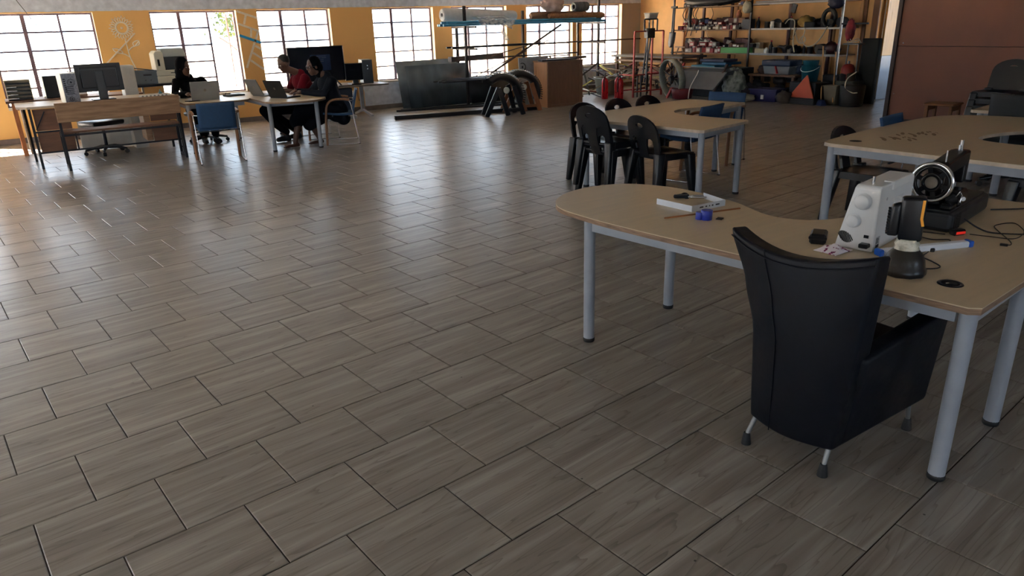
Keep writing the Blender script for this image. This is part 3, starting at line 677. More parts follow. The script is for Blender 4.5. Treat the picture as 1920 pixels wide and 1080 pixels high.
cl.sheet(cloth_fn, 14, 12, .002); tag(cl.build('cloth', clothm()), 'crumpled white and magenta cloth at the foot of the white sewing machine', 'cloth')
CABLE = pm('black_cable', (14, 14, 16), .45, 0, .1, 20)
def cable(name, pts, r, label, cat='cable', m=None, group=None): return tag(B().tube(bez(pts, 8), r, 6).build(name, m or CABLE), label, cat, group)
z = TZ+.0035
cable('power_cable', [(3.98, -12.76, z), (4.08, -12.83, z), (4.18, -12.90, z), (4.28, -13.05, z)], .0032, 'black power cable leaving the far end of the black case')
cable('power_cable', [(3.50, -12.85, TZ+.06), (3.53, -12.90, z+.02), (3.57, -12.95, z), (3.66, -13.06, z), (3.78, -13.19, z)], .0036, 'thick black cable running from the vintage machine across the desk edge')
cable('usb_cable', [(3.475, -12.895, z), (3.50, -12.96, z), (3.54, -13.04, z), (3.66, -13.03, z), (3.74, -12.99, z), (3.80, -12.93, z), (3.70, -12.90, z), (3.62, -12.945, z), (3.50, -13.04, z), (3.44, -13.07, z), (3.42, -13.05, z)], .0022, 'thin black looped cable on the desk right of the tube lamp')
cable('usb_cable', [(3.40, -12.83, z), (3.36, -12.75, z), (3.30, -12.76, z), (3.28, -12.83, z), (3.33, -12.88, z), (3.27, -12.90, z), (3.18, -12.90, z)], .0022, 'thin black cable curling between the work light and the red-lit box')
cable('lamp_cord', [(2.84, -12.95, z), (2.90, -13.02, z), (2.95, -13.03, z), (2.99, -12.98, z), (3.02, -12.93, z), (3.10, -12.91, z+.001)], .0026, 'black cord looping out from behind the work light base')
k = thing('charging_box', 'small black box with a red glowing display on the desk', 'device', (3.44, -12.86, TZ), -.35)
B().cb(-.032, .032, -.018, .018, 0, .026, .007).build('case', BLACK_PLASTIC, k)
def emis(name, rgb, st):
    m = bpy.data.materials.new(name); m.use_nodes = True; b = m.node_tree.nodes['Principled BSDF']; c = s2l(rgb)
    ns = m.node_tree.nodes.new('ShaderNodeTexNoise'); ns.inputs['Scale'].default_value = 90; mr = m.node_tree.nodes.new('ShaderNodeMapRange'); mr.inputs['To Min'].default_value = st*.6; mr.inputs['To Max'].default_value = st*1.2
    m.node_tree.links.new(ns.outputs['Fac'], mr.inputs['Value']); m.node_tree.links.new(mr.outputs[0], b.inputs['Emission Strength'])
    b.inputs['Base Color'].default_value = (*c, 1); b.inputs['Emission Color'].default_value = (*c, 1); return m
B().cb(-.024, .024, -.0195, -.0175, .007, .019, .0008).build('display', emis('red_led_display', (220, 40, 24), .45), k)
k = tag(B().at((3.13, -12.905, TZ), .8).cb(-.02, .02, -.009, .009, 0, .016, .003).cb(.018, .032, -.006, .006, .003, .012, .001).build('usb_plug', BLACK_PLASTIC), 'black plug lying behind the work light on the desk', 'plug')
k = tag(B().at((3.415, -13.055, TZ), -1.2).cb(-.014, .014, -.007, .007, 0, .010, .002).build('usb_plug', BLACK_PLASTIC), 'small black plug at the cable end right of the tube lamp', 'plug')

# ---- on the rounded end of the desk
br = thing('bracket', 'white folded metal bracket with slots lying on the rounded desk end', 'bracket', (0, 0, 0))
WMET = pm('white_coated_metal', (214, 220, 230), .35, .1, .05, 10)
p0, p1, p2, p3 = (2.875, -11.62), (2.885, -11.852), (3.112, -11.872), (3.155, -11.69)
for p, q in ((p0, p1), (p1, p2), (p2, p3)): B().bar((*p, TZ+.0155), (*q, TZ+.0155), .0025, .031).build('plate', WMET, br)
sl = B(); d = (Vector(p2)-Vector(p1)); nrm = Vector((d.y, -d.x)).normalized()*-.0016
nrm = Vector((-.0, -.0018))
for f_, w_ in ((.28, .024), (.42, .010), (.52, .006), (.61, .010), (.76, .026)):
    m_ = Vector(p1)+d*f_+nrm; u = d.normalized()*w_/2; sl.bar((m_.x-u.x, m_.y-u.y, TZ+.016), (m_.x+u.x, m_.y+u.y, TZ+.016), .001, .007)
sl.build('slot', pm('dark_slot', (70, 70, 74), .8, 0, .1, 10), br)
pl = thing('pliers', 'chrome and black punch pliers lying behind the white bracket', 'pliers', (3.08, -11.64, TZ), -.75)
for s_ in (-1, 1):
    B().tube(bez([(0, 0, .012), (.03, s_*.016, .012), (.07, s_*.020, .012), (.105, s_*.010, .012)], 5), [.006]*16, 8).build('handle', CHROME, pl)
B().cyl((.0, 0, .002), (.0, 0, .024), .012, n=14).cb(-.07, .0, -.011, .011, .004, .022, .005).ell((-.01, .02, .018), (.02, .014, .012), 10, 6).build('jaw', DARK_METAL, pl)
B().tube(bez([(-.06, .0, .015), (-.03, .03, .014), (.0, .028, .014)], 5), .007, 8).build('black_grip', BLACK_PLASTIC, pl)
tag(B().bar((2.69, -11.855, TZ+.003), (3.115, -11.965, TZ+.003), .008, .006).build('wooden_stick', pm('raw_stick_wood', (150, 98, 58), .7, 0, .2, 12)), 'thin wooden stick lying in front of the white bracket', 'stick')
k = thing('plastic_fitting', 'deep blue stepped plastic fitting standing on the desk beside the wooden stick', 'fitting', (2.83, -11.995, TZ), -.6)
BLU = pm('deep_blue_plastic', (26, 46, 150), .35, 0, .1, 10)
B().lathe([(.027, 0), (.029, .002), (.029, .045), (.027, .047)], 8).build('collar', BLU, k).location = (.0, 0, 0)
B().at((-.030, .010, 0)).lathe([(.02, 0), (.021, .002), (.021, .034), (.0195, .036)], 8).build('neck', BLU, k)
tag(B().at((2.885, -12.03, TZ), .4).box(-.018, .018, -.014, .014, 0, .004).build('scrap', pm('dark_scrap_card', (40, 34, 30), .7, 0, .2, 30)), 'tiny dark square scrap beside the blue fitting', 'scrap')
# ================================================================ the other desks and the chairs
t2 = thing('desk', 'pale horseshoe desk with black plastic chairs along its left side', 'desk', group='wave desks')
notch = smooth_pts([(6.45, -9.035), (6.40, -8.90), (6.27, -8.80), (6.08, -8.79), (5.89, -8.89), (5.785, -9.08), (5.80, -9.44), (5.865, -9.84)], 6)
p2 = ccw([(5.08, -10.01), (5.05, -9.98), (4.98, -9.31), (4.84, -8.66), (4.84, -8.54), (5.04, -8.335), (6.86, -8.165), (6.90, -8.19), (7.035, -8.87), (7.01, -8.905)]+notch+[(5.83, -9.88)])
t, e = desk_top(p2); t.build('tabletop', BEECH, t2); e.build('table_edge', LAMEDGE, t2)
for x, y in ((5.80, -9.82), (5.13, -9.94), (6.95, -8.87), (6.50, -8.96), (4.95, -8.60), (6.82, -8.24)): round_leg(t2, x, y)
for p, q in (((5.13, -9.93), (5.80, -9.82)), ((5.13, -9.93), (4.96, -8.62)), ((4.98, -8.58), (6.8, -8.25)), ((6.5, -8.95), (6.94, -8.87)), ((6.83, -8.26), (6.94, -8.85))): rail(t2, p, q)
t3 = thing('desk', 'pale horseshoe desk with a cable hole at its corner, beyond the sewing machines', 'desk', group='wave desks')
notch = smooth_pts([(6.9, -12.75), (6.80, -12.1), (6.76, -11.84), (6.50, -11.72), (6.20, -11.715), (6.06, -11.84), (6.04, -12.12), (6.1, -12.75)], 6)
left = smooth_pts([(5.35, -11.015), (6.14, -10.925), (7.0, -10.885), (7.34, -10.98), (7.50, -11.20), (7.60, -11.55), (7.68, -12.15), (7.72, -12.76)], 6)
p3 = ccw([(5.29, -12.78), (5.225, -11.85), (5.20, -11.13), (5.22, -11.06)]+left+notch)
t, e = desk_top(p3); t.build('tabletop', BEECH, t3); e.build('table_edge', LAMEDGE, t3)
for x, y in ((5.27, -11.10), (5.30, -11.92), (5.36, -12.70), (6.02, -12.68), (7.45, -11.4), (6.9, -10.97), (7.65, -12.68)): round_leg(t3, x, y, r=.032)
for p, q in (((5.265, -11.12), (5.33, -12.70)), ((5.29, -11.09), (6.9, -10.96)), ((7.45, -11.4), (7.65, -12.68))): rail(t3, p, q, h=.06)
B().lathe([(.0, .001), (.042, .001), (.045, .0)], 20, (5.42, -11.19, TZ)).build('cable_hole', MATS['dark_hole'], t3)
STAIN = pm('dark_spill_stain', (136, 114, 88), .6, 0, .3, 25)
sb = B(); q_ = random.Random(5)
for k in range(26):
    x, y = 5.62+q_.random()*.62, -11.22-q_.random()*.12-.05*(k % 3); sb.at((x, y, TZ+.0003), .5+q_.random()*.5); sb.M = sb.M @ Matrix.Diagonal((2.6, .6, 1, 1)); sb.lathe([(0, .0004), (.010+.018*q_.random(), 0)], 9)
sb.build('spill_stain', STAIN, t3, 'stuff')
t4 = thing('desk', 'pale desk in the far right corner by the stacked black chairs', 'desk', group='wave desks')
p4_ = ccw([(7.86, -10.90), (7.84, -10.93), (8.06, -12.6), (9.5, -12.45), (9.35, -10.77), (9.3, -10.74)])
t, e = desk_top(p4_); t.build('tabletop', BEECH, t4); e.build('table_edge', LAMEDGE, t4)
for x, y in ((7.92, -10.97), (8.12, -12.5), (9.4, -12.4), (9.28, -10.82)): round_leg(t4, x, y, r=.032)
rail(t4, (7.94, -10.96), (9.26, -10.83)); rail(t4, (7.92, -10.99), (8.12, -12.48))

# ---- black plastic stacking chair; faces +y, origin on the floor under the seat
def plate2d(outer, holes, th, res=10):
    """flat plate with holes, through a filled 2d curve; returns verts, faces in the x-y plane"""
    cu = bpy.data.curves.new('outline', 'CURVE'); cu.dimensions = '2D'; cu.fill_mode = 'BOTH'; cu.extrude = th/2
    for pts in [outer]+holes:
        sp = cu.splines.new('POLY'); sp.points.add(len(pts)-1); sp.use_cyclic_u = True
        for p, (x, y) in zip(sp.points, pts): p.co = (x, y, 0, 1)
    ob = bpy.data.objects.new('outline', cu); me = bpy.data.meshes.new_from_object(ob)
    vs = [tuple(v.co) for v in me.vertices]; fs = [tuple(p.vertices) for p in me.polygons]
    bpy.data.objects.remove(ob); bpy.data.curves.remove(cu); bpy.data.meshes.remove(me); return vs, fs
def ellp(cx, cy, a, b_, n=18): return [(cx+a*math.cos(2*PI*i/n), cy+b_*math.sin(2*PI*i/n)) for i in range(n)]
def make_plastic_chair():
    root = thing('plastic_chair', 'x', 'chair', group='black plastic stacking chairs')
    # back: arched panel with an oval grip hole and two tall slots
    out = [(-.205, .40), (-.215, .55), (-.212, .66)]+[(.212*math.cos(math.radians(a)), .66+.135*math.sin(math.radians(a))) for a in range(170, 5, -15)]+[(.212, .66), (.215, .55), (.205, .40)]
    slots = [[(s*.065, .42), (s*.060, .52), (s*.075, .585), (s*.115, .60), (s*.15, .57), (s*.155, .50), (s*.15, .42)] for s in (-1, 1)]
    vs, fs = plate2d(out, [ellp(0, .70, .052, .024)]+slots, .022)
    f = lambda p: (p[0]*(1-.0*p[1]), -.19-.10*((p[1]-.40)/.4)+.55*p[0]*p[0]+p[2], p[1])
    bm = bmesh.new(); bv = [bm.verts.new(p) for p in vs]
    for q in fs:
        try: bm.faces.new([bv[i] for i in q])
        except ValueError: pass
    bmesh.ops.remove_doubles(bm, verts=list(bm.verts), dist=1e-5)
    for _ in range(3): bmesh.ops.subdivide_edges(bm, edges=[e_ for e_ in bm.edges if e_.calc_length() > .035], cuts=1); bmesh.ops.triangulate(bm, faces=[q for q in bm.faces if len(q.verts) > 4])
    bm.verts.index_update(); vs = [tuple(v.co) for v in bm.verts]; fs = [tuple(v.index for v in q.verts) for q in bm.faces]; flat = [abs(q.normal.z) > .5 for q in bm.faces]; bm.free()
    bk = B().add([f(p) for p in vs], fs).build('backrest', BLACK_PLASTIC, root)
    def seat(u, v):
        x = (u-.5)*.43*(1-.06*(1-v)); y = -.2+.41*v; return (x, y, .435-.012*math.sin(PI*u)*math.sin(PI*v)-.03*max(0, v-.85)*6*.15)
    B().sheet(seat, 10, 10, .018).build('seat', BLACK_PLASTIC, root)
    ap = B()
    for p, q in (((-.205, .19), (.205, .19)), ((-.205, -.19), (-.205, .19)), ((.205, -.19), (.205, .19))): ap.bar((*p, .415), (*q, .415), .015, .055)
    ap.build('apron', BLACK_PLASTIC, root)
    for sx in (-1, 1):
        for sy in (-1, 1):
            xt, yt, xb, yb = sx*.19, sy*.175, sx*.225, (sy*.215 if sy > 0 else -.235)
            zt = .43 if sy > 0 else .46; k = B(); w1, w2 = .042, .025
            c = [(xb-w2, yb-w2, 0), (xb+w2, yb-w2, 0), (xb+w2, yb+w2, 0), (xb-w2, yb+w2, 0), (xt-w1, yt-w1, zt), (xt+w1, yt-w1, zt), (xt+w1, yt+w1, zt), (xt-w1, yt+w1, zt)]
            hexa(k, c, .010, 2); k.build('leg', BLACK_PLASTIC, root)
    return root
pc = make_plastic_chair()
def face(dx, dy): return math.atan2(dy, dx)-PI/2     # rotation so that local +y looks along (dx,dy)
pc.location = (4.97, -8.95, 0); pc.rotation_euler = (0, 0, face(1, .05)); pc['label'] = 'black plastic chair nearest the front left corner of the horseshoe desk, bottom of its stack'
dup(pc, (4.945, -8.945, .075), face(1, .05), 'black plastic chair stacked on top of another at the front left desk corner')
dup(pc, (5.17, -9.43, 0), face(1, -.12), 'black plastic chair at the front edge of the horseshoe desk, right of the stacked pair')
dup(pc, (5.27, -8.43, 0), face(0.05, -1), 'black plastic chair on the left side of the horseshoe desk, nearest the camera')
dup(pc, (5.80, -8.40, 0), face(0.08, -1), 'black plastic chair in the middle of the three on the left side of the desk')
dup(pc, (6.26, -8.40, 0), face(0.08, -1), 'black plastic chair farthest back of the three on the left side of the desk')
dup(pc, (5.80, -11.12, 0), face(.08, -1), 'black plastic chair tucked under the left corner of the desk with the cable hole').scale = (1, 1, .94)
dup(pc, (6.3, -12.25, 0), face(-1, .1), 'black plastic chair in the hollow of the desk behind the vintage sewing machine')
dup(pc, (9.95, -10.25, 0), face(-1, .0), 'black plastic chair at the bottom of the tall stack by the brown partition')
for k, w_ in enumerate(('second from the bottom', 'second from the top', 'on the very top')):
    dup(pc, (9.95+.02*k, -10.25, .08*(k+1)), face(-1, .0), 'black plastic chair %s of the tall stack by the brown partition' % w_)

# ---- blue bentwood armchair on chrome rails; faces +y
BLUEF = pm('blue_fabric', (30, 66, 104), .75, 0, .12, 40, .05); BENT = pm('bent_beech', (142, 100, 70), .4, 0, .15, 8, .0, stretch=(6, 6, 1))
def make_blue_chair():
    root = thing('bentwood_chair', 'x', 'chair', group='blue bentwood chairs')
    def back(u, v):
        x = (u-.5)*(.46); return (x, -.185-.085*v+.28*x*x, .44+.33*v)
    B().sheet(back, 10, 8, .020).build('backrest', BLUEF, root)
    def seat(u, v):
        x = (u-.5)*.46; return (x, -.19+.44*v, .435+.03*v-.02*math.sin(PI*v)-(.05*max(0, v-.8)))
    B().sheet(seat, 8, 10, .024).build('seat', BLUEF, root)
    for s in (-1, 1):
        x = s*.275
        B().tube(bez([(x, .235, 0), (x, .225, .25), (x, .20, .50), (x, .165, .60), (x, .09, .645), (x, -.03, .65), (x, -.14, .635)], 4), .017, 8, sq=1.2).build('arm_leg', BENT, root)
        B().tube(bez([(x, -.13, .625), (x, -.16, .55), (x, -.20, .25), (x, -.235, .03), (x, -.215, .012), (x, .0, .010), (x, .225, .010)], 5), .0065, 6).build('chrome_runner', CHROME, root)
        B().cb(x-.012, x+.012, -.245, -.215, 0, .012, .003).build('glide', BLACK_RUBBER, root)
    k = B().tube([(-.275, -.13, .62), (-.23, -.20, .62), (.23, -.20, .62), (.275, -.13, .62)], .0065, 6); k.build('back_rod', CHROME, root)
    k = B()
    for s in (-1, 1): k.tube([(s*.275, .12, .41), (s*.2, .12, .41)], .008, 6)
    k.bar((-.2, .12, .405), (.2, .12, .405), .02, .012); k.bar((-.275, -.12, .405), (.275, -.12, .405), .02, .012); k.build('seat_support', DARK_METAL, root)
    return root
bc = make_blue_chair()
bc.location = (6.05, -8.97, 0); bc.rotation_euler = (0, 0, face(-.22, .97)); bc['label'] = 'blue bentwood chair standing in the hollow of the horseshoe desk'
dup(bc, (7.0, -8.52, 0), face(-1, -.25), 'blue bentwood chair at the far edge of the horseshoe desk')
dup(bc, (6.52, -11.12, 0), face(.15, -1), 'blue bentwood chair behind the left edge of the desk with the cable hole')
dup(bc, (2.39, -4.12, 0), face(.10, 1), 'blue bentwood chair with its back turned, left of the rounded desk')
dup(bc, (4.25, -3.78, 0), face(-1, .38), 'blue bentwood chair under the person in the headscarf')
dup(bc, (4.18, -3.02, 0), face(-1, .12), 'blue bentwood chair under the person in the red shirt')

# ---- rolling office chairs
def make_office_chair(name, label, loc, rz, back=True, col=BLACK_PLASTIC, sz=.44):
    root = thing(name, label, 'chair', loc, rz)
    for k in range(5):
        a = 2*PI*k/5+.3; ca, sa = math.cos(a), math.sin(a)
        l = B().tube([(0, 0, .10), (ca*.15, sa*.15, .095), (ca*.28, sa*.28, .07)], [.026, .022, .016], 8).build('base_arm', BLACK_PLASTIC, root)
        cx, cy = ca*.28, sa*.28; k_ = B(); k_.cyl((cx-sa*.018, cy+ca*.018, .027), (cx+sa*.018, cy-ca*.018, .027), .027, n=12); k_.cyl((cx, cy, .03), (cx, cy, .07), .008, n=8); k_.build('caster', BLACK_RUBBER, l)
    B().cyl((0, 0, .09), (0, 0, sz-.03), .022, n=12).build('gas_post', DARK_METAL, root)
    hexa(B(), [(-.22, -.21, sz-.03), (.22, -.21, sz-.03), (.22, .22, sz-.03), (-.22, .22, sz-.03), (-.23, -.22, sz+.035), (.23, -.22, sz+.035), (.23, .23, sz+.03), (-.23, .23, sz+.03)], .025).build('seat', col, root)
    if back:
        B().sheet(lambda u, v: ((u-.5)*.44*(1-.08*v), -.22-.05*v+.25*(u-.5)**2, sz+.13+.30*v), 8, 8, .04).build('backrest', col, root)
        B().bar((0, -.10, sz-.02), (0, -.24, sz-.02), .05, .012).bar((0, -.245, sz-.02), (0, -.27, sz+.25), .05, .012).build('back_stem', DARK_METAL, root)
    return root
DARKCLOTH = pm('dark_charcoal_cloth', (34, 38, 40), .8, 0, .15, 30, .05)
make_office_chair('office_chair', 'black office chair between the two right-hand desks, its back to the camera', (7.98, -11.32, 0), face(1, -.1), True, DARKCLOTH)
make_office_chair('office_chair', 'black office chair on casters behind the wooden school bench', (1.25, -2.25, 0), .4, False)
make_office_chair('office_chair', 'dark office chair under the person in the black hood', (2.66, -2.25, 0), face(.3, -1), True)

# ---- low wooden stool by the partition
ws = thing('stool', 'low wooden stool against the brown partition', 'stool', (10.75, -9.28, 0), .12)
OAK = pm('varnished_brown_wood', (122, 78, 40), .4, 0, .2, 6, .02, stretch=(1, 8, 8))
B().cb(-.19, .19, -.19, .19, .39, .42, .008).build('seat', OAK, ws)
for sx in (-1, 1):
    for sy in (-1, 1): B().cb(sx*.15-.022, sx*.15+.022, sy*.15-.022, sy*.15+.022, 0, .39, .004).build('leg', OAK, ws)
for s in (-1, 1):
    B().box(-.13, .13, s*.15-.01, s*.15+.01, .32, .385).build('apron', OAK, ws); B().box(s*.15-.01, s*.15+.01, -.13, .13, .14, .17).build('stretcher', OAK, ws)
# ================================================================ computer corner on the left
BSTEEL = pm('black_painted_steel', (30, 32, 38), .45, .3, .15, 12, .02)
PLYL = pm('knotty_pine_board', (150, 116, 86), .5, 0, .25, 4, .03, stretch=(1, 7, 7), rgb2=(174, 142, 110))
PLYD = pm('brown_plywood', (112, 80, 60), .55, 0, .2, 4, .02, stretch=(1, 7, 7))
# ---- school bench with a broad backboard
bn = thing('bench', 'wooden school bench with a wide plank back on a black steel frame', 'bench')
hexa(B(), [(.66, -3.535, .605), (2.10, -3.535, .605), (2.10, -3.513, .605), (.66, -3.513, .605), (.66, -3.57, .845), (2.10, -3.57, .845), (2.10, -3.548, .845), (.66, -3.548, .845)], .004, 1).build('backboard', PLYL, bn)
B().cb(.68, 2.07, -3.44, -3.14, .455, .482, .004).build('seat_plank', PLYD, bn)
for x in (.68, 2.08):
    k = B(); k.bar((x, -3.50, 0), (x, -3.50, .60), .03, .03); k.bar((x, -3.50, .60), (x, -3.53, .82), .03, .015); k.bar((x, -3.17, 0), (x, -3.17, .46), .03, .03); k.bar((x, -3.49, .44), (x, -3.17, .44), .03, .03); k.bar((x, -3.49, .03), (x, -3.17, .03), .03, .03); k.build('leg_frame', BSTEEL, bn)
B().bar((.69, -3.48, .44), (2.07, -3.48, .44), .025, .025).build('cross_bar', BSTEEL, bn)
# ---- desk in front of it
sd = thing('desk', 'plywood computer desk with black steel legs behind the school bench', 'desk')
SDZ = .79
B().prism(ccw([(.27, -2.98), (.38, -3.12), (2.20, -3.12), (2.20, -2.22), (.27, -2.22)]), SDZ-.028, SDZ).build('tabletop', pm('worn_pale_tabletop', (186, 168, 146), .4, 0, .15, 6, 0), sd)
for x, y in ((.40, -3.08), (.36, -2.32), (2.14, -2.28), (2.14, -3.08)): B().bar((x, y, 0), (x, y, SDZ-.03), .03, .03).build('leg', BSTEEL, sd)
for x0, x1 in ((.43, .83), (1.78, 2.12)):
    for z0, z1 in ((.48, .75), (.21, .455)): B().cb(x0, x1, -3.06, -3.045, z0, z1, .003).build('panel', PLYD, sd)
k = B(); k.bar((.41, -3.05, .465), (.85, -3.05, .465), .02, .02); k.bar((.41, -3.05, .20), (2.13, -3.05, .20), .02, .02); k.bar((.85, -3.05, .2), (.85, -3.05, .46), .02, .02); k.bar((.43, -3.07, .50), (.56, -3.07, .72), .014, .014); k.build('panel_frame', BSTEEL, sd)
B().cb(.315, .335, -3.04, -2.36, .20, .75, .003).build('side_panel', PLYL, sd)
B().cb(1.70, 1.78, -3.0, -2.6, .22, .74, .004).build('drawer_side', PLYL, sd)
# ribbed white panel standing under the desk
rp_ = thing('radiator', 'white ribbed radiator standing under the computer desk', 'radiator', (1.40, -1.72, 0))
WRIB = pm('off_white_enamel', (206, 204, 198), .5, 0, .06, 10)
B().box(-.42, .42, -.012, .012, .03, .52).build('sheet', WRIB, rp_)
k = B()
for i in range(40): k.box(-.41+.0208*i, -.41+.0208*i+.011, -.02, -.012, .04, .51)
k.build('rib', WRIB, rp_, 'stuff')
# ---- computers on the desk
def pc_tower(name, label, loc, rz, rear=True, beige=(206, 200, 184), w_=.175, h=.375, d=.40):
    r = thing(name, label, 'computer', loc, rz)
    case = pm('case_%d' % beige[0], beige, .45, .1, .05, 8)
    B().cb(-w_/2, w_/2, -d/2+.012, d/2, 0, h, .004).build('case', case, r)
    if rear:
        B().box(-w_/2+.004, w_/2-.004, -d/2+.004, -d/2+.0125, .004, h-.004).build('rear_plate', pm('zinc_plate', (128, 130, 136), .35, .7, .3, 60, .1), r)
        for cx, cz, rr_ in ((.018, h*.70, .042), (-.01, .055, .027)):
            k = B(); k.M = Matrix.Translation((cx, -d/2+.003, cz)) @ Matrix.Rotation(PI/2, 4, 'X'); k.lathe([(rr_*.35, .0), (rr_*.35, .002)], 14); k.tube([(rr_*math.cos(2*PI*i/20), rr_*math.sin(2*PI*i/20), 0) for i in range(20)], .003, 5, True); k.tube([(rr_*.68*math.cos(2*PI*i/20), rr_*.68*math.sin(2*PI*i/20), 0) for i in range(20)], .002, 5, True); k.build('fan_grille', DARK_METAL, r)
        k = B()
        for i in range(5): k.box(-.055, .035, -d/2+.001, -d/2+.005, .115+.022*i, .125+.022*i)
        k.build('slot_cover', DARK_METAL, r); k = B()
        for i in range(7): k.box(-.07, -.045, -d/2, -d/2+.005, .14+.026*i, .155+.026*i)
        k.build('port', BLACK_PLASTIC, r)
    else:
        B().cb(-w_/2, w_/2, -d/2-.012, -d/2+.012, 0, h, .004).build('front_panel', BLACK_PLASTIC, r)
        k = B()
        for z in (h*.75, h*.62): k.cyl((0, -d/2-.012, z), (0, -d/2-.016, z), .009, n=12)
        k.build('button', CHROME, r)
    return r
pc_tower('computer_tower', 'beige computer tower with its back panel to the camera on the computer desk', (.905, -2.80, SDZ), math.radians(4))
def monitor(name, label, loc, rz, w_=.56, h=.36, z0=.11, back=True):
    r = thing(name, label, 'monitor', loc, rz); c = BLACK_PLASTIC      # screen looks along +y, back along -y
    B().cb(-w_/2, w_/2, -.012, .018, z0, z0+h, .006).build('housing', c, r)
    B().box(-w_/2+.015, w_/2-.015, .018, .0195, z0+.015, z0+h-.015).build('screen', pm('dark_screen', (16, 20, 28), .15, 0, .1, 3), r)
    if back:
        B().cb(-w_/2+.05, w_/2-.05, -.035, -.012, z0+.05, z0+h-.04, .008).build('rear_bulge', c, r)
        k = B(); k.box(-w_/2+.06, w_/2-.06, -.0375, -.035, z0+h-.075, z0+h-.068)
        for s in (-1, 1): k.box(s*(w_/2-.065)-.004, s*(w_/2-.065)+.004, -.0375, -.035, z0+.07, z0+h-.07)
        k.build('vent_slot', pm('vent_grey', (60, 66, 76), .5, 0, .2, 40), r)
    hexa(B(), [(-.055, -.065, .01), (.055, -.065, .01), (.055, -.035, .01), (-.055, -.035, .01), (-.05, -.06, z0+h*.75), (.05, -.06, z0+h*.75), (.05, -.036, z0+h*.75), (-.05, -.036, z0+h*.75)], .006, 1).build('stand', pm('slate_plastic', (52, 58, 66), .4, 0, .1, 10), r)
    B().cb(-.14, .14, -.11, .10, 0, .014, .005).build('foot', c, r); return r
monitor('computer_monitor', 'black computer monitor seen from behind on the plywood computer desk', (1.30, -2.72, SDZ), math.radians(2))
k = thing('power_strip', 'long white power strip lying on the computer desk', 'power strip', (1.70, -3.02, SDZ), .02)
B().cb(0, .40, -.03, .03, 0, .04, .006).build('case', WHITE_PAINT, k); s_ = B()
for i in range(7): s_.cyl((.04+.05*i, -.0315, .022), (.04+.05*i, -.03, .022), .014, n=10)
s_.build('socket', pm('socket_grey', (120, 120, 122), .5, 0, .1, 20), k)
cable('monitor_cable', [(1.05, -2.95, SDZ+.005), (1.2, -3.02, SDZ+.005), (1.4, -2.98, SDZ+.008), (1.55, -3.03, SDZ+.006), (1.70, -3.0, SDZ+.01)], .006, 'tangled black cables along the front of the computer desk')
cable('keyboard_cable', [(1.0, -3.04, SDZ+.004), (1.12, -3.06, SDZ+.004), (1.3, -3.05, SDZ+.004), (1.5, -3.07, SDZ+.004)], .004, 'thin black cord along the desk edge under the monitor')
tag(B().at((2.02, -2.72, SDZ), .2).cb(-.02, .02, -.02, .02, 0, .05, .004).cyl((0, 0, .05), (0, 0, .08), .008, n=10).build('glue_bottle', pm('teal_bottle', (70, 120, 130), .35, 0, .1, 10)), 'small teal bottle at the right end of the computer desk', 'bottle')
# ---- narrow table against the wall
wt = thing('table', 'narrow brown table against the window wall at the far left', 'table'); WZ = .775
B().cb(.18, 1.95, -1.66, -1.02, WZ-.03, WZ, .004).build('tabletop', PLYD, wt)
for x, y in ((.27, -1.58), (1.86, -1.58), (.27, -1.10), (1.86, -1.10)): B().bar((x, y, 0), (x, y, WZ-.03), .055, .055).build('leg', pm('orange_wood', (170, 104, 60), .5, 0, .2, 6, stretch=(6, 6, 1)), wt)
B().box(.30, 1.83, -1.62, -1.60, WZ-.13, WZ-.03).build('apron', PLYD, wt)
lt = thing('letter_tray', 'beige letter tray with black shelves on the narrow table', 'tray', (.375, -1.45, WZ))
k = B(); k.box(-.155, -.145, -.12, .12, 0, .28); k.box(.145, .155, -.12, .12, 0, .28); k.box(-.145, .145, -.12, .12, .27, .28); k.box(-.145, .145, .11, .12, 0, .27); k.build('housing', pm('beige_plastic', (216, 196, 160), .5, 0, .06, 8), lt)
for i in range(5): B().box(-.144, .144, -.115, .11, .012+.052*i, .022+.052*i).build('shelf', BLACK_PLASTIC, lt)
k = B()
for i in range(4): k.box(-.144, -.02, -.118, -.112, .024+.052*i, .034+.052*i)
k.build('paper', WHITE_PAINT, lt)
sp = thing('speaker', 'black loudspeaker box beside the letter tray on the narrow table', 'speaker', (.79, -1.42, WZ), .1); B().cb(-.11, .11, -.11, .13, 0, .31, .006).build('cabinet', BLACK_PLASTIC, sp)
k = B(); k.cyl((.0, -.111, .17), (.0, -.113, .17), .004, n=8).cyl((.05, -.111, .06), (.05, -.113, .06), .004, n=8); k.build('indicator', CHROME, sp)
z = WZ
for i, (h, c, lab, dx) in enumerate(((.10, (150, 120, 96), 'brown box file at the bottom of the pile behind the computer tower', 0), (.07, (36, 40, 46), 'black file in the middle of the pile behind the computer tower', .01), (.03, (40, 150, 120), 'green folder in the pile behind the computer tower', .0),
                                     (.05, (190, 188, 182), 'bundle of white papers in the pile behind the tower', -.01), (.06, (60, 62, 68), 'thick dark ring binder near the top of the pile', .02), (.05, (46, 48, 54), 'dark open folder slanting on top of the pile', .03))):
    k = thing('folder', lab, 'folder', (1.07+dx, -1.36, z), .08*(i % 3-1), 'pile of files')
    if i < 5: B().cb(-.16, .16, -.12, .12, .003, h-.001, .004).build('cover', pm('file_%d' % i, c, .6, 0, .1, 12), k); B().box(-.152, .158, -.123, .118, h*.25, h*.8).build('pages', WHITE_PAINT, k)
    else: B().sheet(lambda u, v: ((u-.5)*.34, (v-.5)*.22, .012+.055*(1-u)**2), 8, 4, .012).build('cover', pm('file_5', c, .6, 0, .1, 12), k)
    z += h
rb = thing('ribbed_cabinet', 'white ribbed cabinet beside the computer monitor', 'cabinet', (1.74, -1.9, 0)); B().cb(-.08, .10, -.14, .2, 0, 1.19, .006).build('body', WRIB, rb); k = B()
